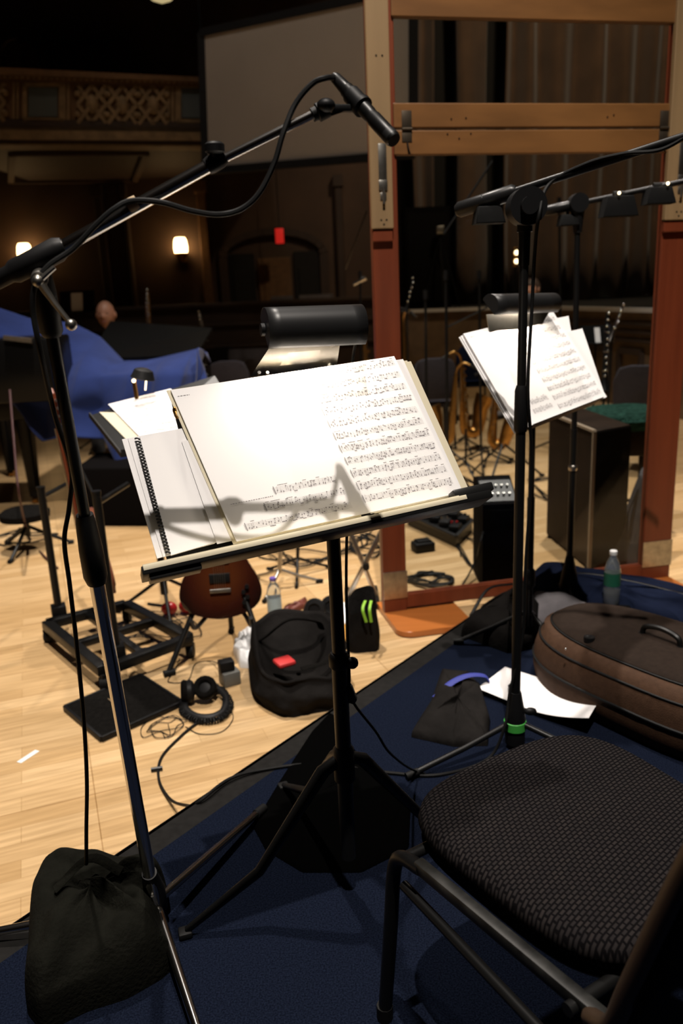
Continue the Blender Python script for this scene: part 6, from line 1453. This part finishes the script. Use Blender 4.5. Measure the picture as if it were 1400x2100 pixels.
bm = BM(); ball(bm, (0, 0, 0), 1, 6); bm.free()
c = A(1058, 527, 13.2)
t = thing('stage_light', 'small twin warm lamp glowing before the curtain beside the boom stand pole', 'lamp', (c.x, 13.2, 1.21))
for dz in (-.065, .065): bm = BM(); ball(bm, c+V(0, -.03, dz), .035, 10); part(t, 'bulb', bm, spark)
bm = BM(); box(bm, c+V(0, .03, 0), (.1, .05, .3), 0, .01); part(t, 'housing', bm, brass)
bm = BM(); cyl(bm, V(c.x, 13.23, 1.21), c+V(0, .03, -.1), .012); cyl(bm, V(c.x, 13.23, 1.21), V(c.x, 13.23, 1.23), .12); part(t, 'stand', bm, blk)
# papers on the parapet, small lit bulb
for i, (px, py, w) in enumerate(((770, 592, .5), (700, 597, .3))):
    p = A(px, py, 13.6); bm = BM(); q = V(p.x-1.0, 13.58, 1.451)
    prism(bm, [q+V(-w/2, -.08, 0), q+V(w/2, -.1, 0), q+V(w/2+.05, .09, 0), q+V(-w/2+.03, .08, 0)], (0, 0, .06)); single('paper_pile', bm, greycloth, ('wide pale paper pile', 'narrower pale paper pile')[i]+' on the far parapet under the screen', 'papers', smooth=False)

# ================================================================== LIGHT
def spot(name, loc, tgt, e, ang, col, size=.25, blend=.6):
    l = bpy.data.lights.new(name, 'SPOT'); l.energy = e; l.spot_size = math.radians(ang); l.spot_blend = blend; l.color = col; l.shadow_soft_size = size
    o = bpy.data.objects.new(name, l); C.objects.link(o); o.location = loc; o.rotation_euler = (Vector(tgt)-Vector(loc)).to_track_quat('-Z', 'Y').to_euler(); return o
WARM = (1, .91, .82)
spot('stage_downlight', (.22, -.22, 8.2), (-.5, 2.4, 0), 2750, 62, WARM, .04)
spot('stage_downlight', (-1.2, 4.6, 8.4), (-1.0, 4.6, 0), 2600, 62, WARM, .12)
spot('stage_downlight', (2.0, 6.2, 8.4), (1.6, 6.4, 0), 2200, 66, WARM, .12)
spot('hall_fill', (3.5, 8.5, 9.6), (4.6, 14.6, 3.2), 1050, 80, (1, .75, .5), .3)  # added fill spots without fixtures, brightening curtain, screen and balcony
spot('hall_fill', (-1.5, 7.0, 9.6), (-.2, 11.6, 4.2), 170, 60, (1, .86, .72), .3)
spot('hall_fill', (-4.0, 8.5, 9.6), (-4.0, 12.4, 4.6), 110, 40, (1, .75, .5), .3)
def lamp_area(c, ax_, tgt, e, sx, name):
    l = bpy.data.lights.new(name, 'AREA'); l.shape = 'RECTANGLE'; l.size = sx; l.size_y = .015; l.energy = e; l.color = (1, .88, .72)
    o = bpy.data.objects.new(name, l); C.objects.link(o); z = -(Vector(tgt)-c).normalized(); x = (ax_-z*ax_.dot(z)).normalized(); y = z.cross(x)
    M = Matrix((x, y, z)).transposed().to_4x4(); M.translation = c; o.matrix_world = M; return o
lamp_area(LAMP_C, LAMP_X, D(.26, .19, 0), 2.6, .14, 'stand_lamp_light')
lamp_area(LAMP2_C, LAMP2_X, E(.24, .18, 0), 3, .16, 'stand_lamp_light')
lamp_area(A(293, 774, gy), V(1, 0, 0), gp(300, 850, 0), .8, .05, 'clip_lamp_light')
w = bpy.data.worlds.new('hall_air'); bpy.context.scene.world = w; w.use_nodes = True
w.node_tree.nodes['Background'].inputs['Color'].default_value = (.010, .008, .006, 1); w.node_tree.nodes['Background'].inputs['Strength'].default_value = .3

# ================================================================== CAMERA
cam = bpy.data.cameras.new('camera'); co = bpy.data.objects.new('camera', cam); C.objects.link(co)
cam.sensor_fit = 'VERTICAL'; cam.sensor_height = 36; cam.sensor_width = 24; cam.lens = 36*F/2100; cam.clip_start = .02; cam.clip_end = 100
M = R.to_4x4(); M.translation = CAM; co.matrix_world = M
cam.dof.use_dof = True; cam.dof.focus_distance = 1.6; cam.dof.aperture_fstop = 3.6
sc = bpy.context.scene; sc.camera = co
sc.view_settings.view_transform = 'Standard'; sc.view_settings.look = 'None'; sc.view_settings.exposure = 0; sc.view_settings.gamma = 1; sc.view_settings.use_curve_mapping = False
try:
    sc.cycles.max_bounces = 8; sc.cycles.transparent_max_bounces = 12; sc.cycles.use_denoising = True
except Exception: pass
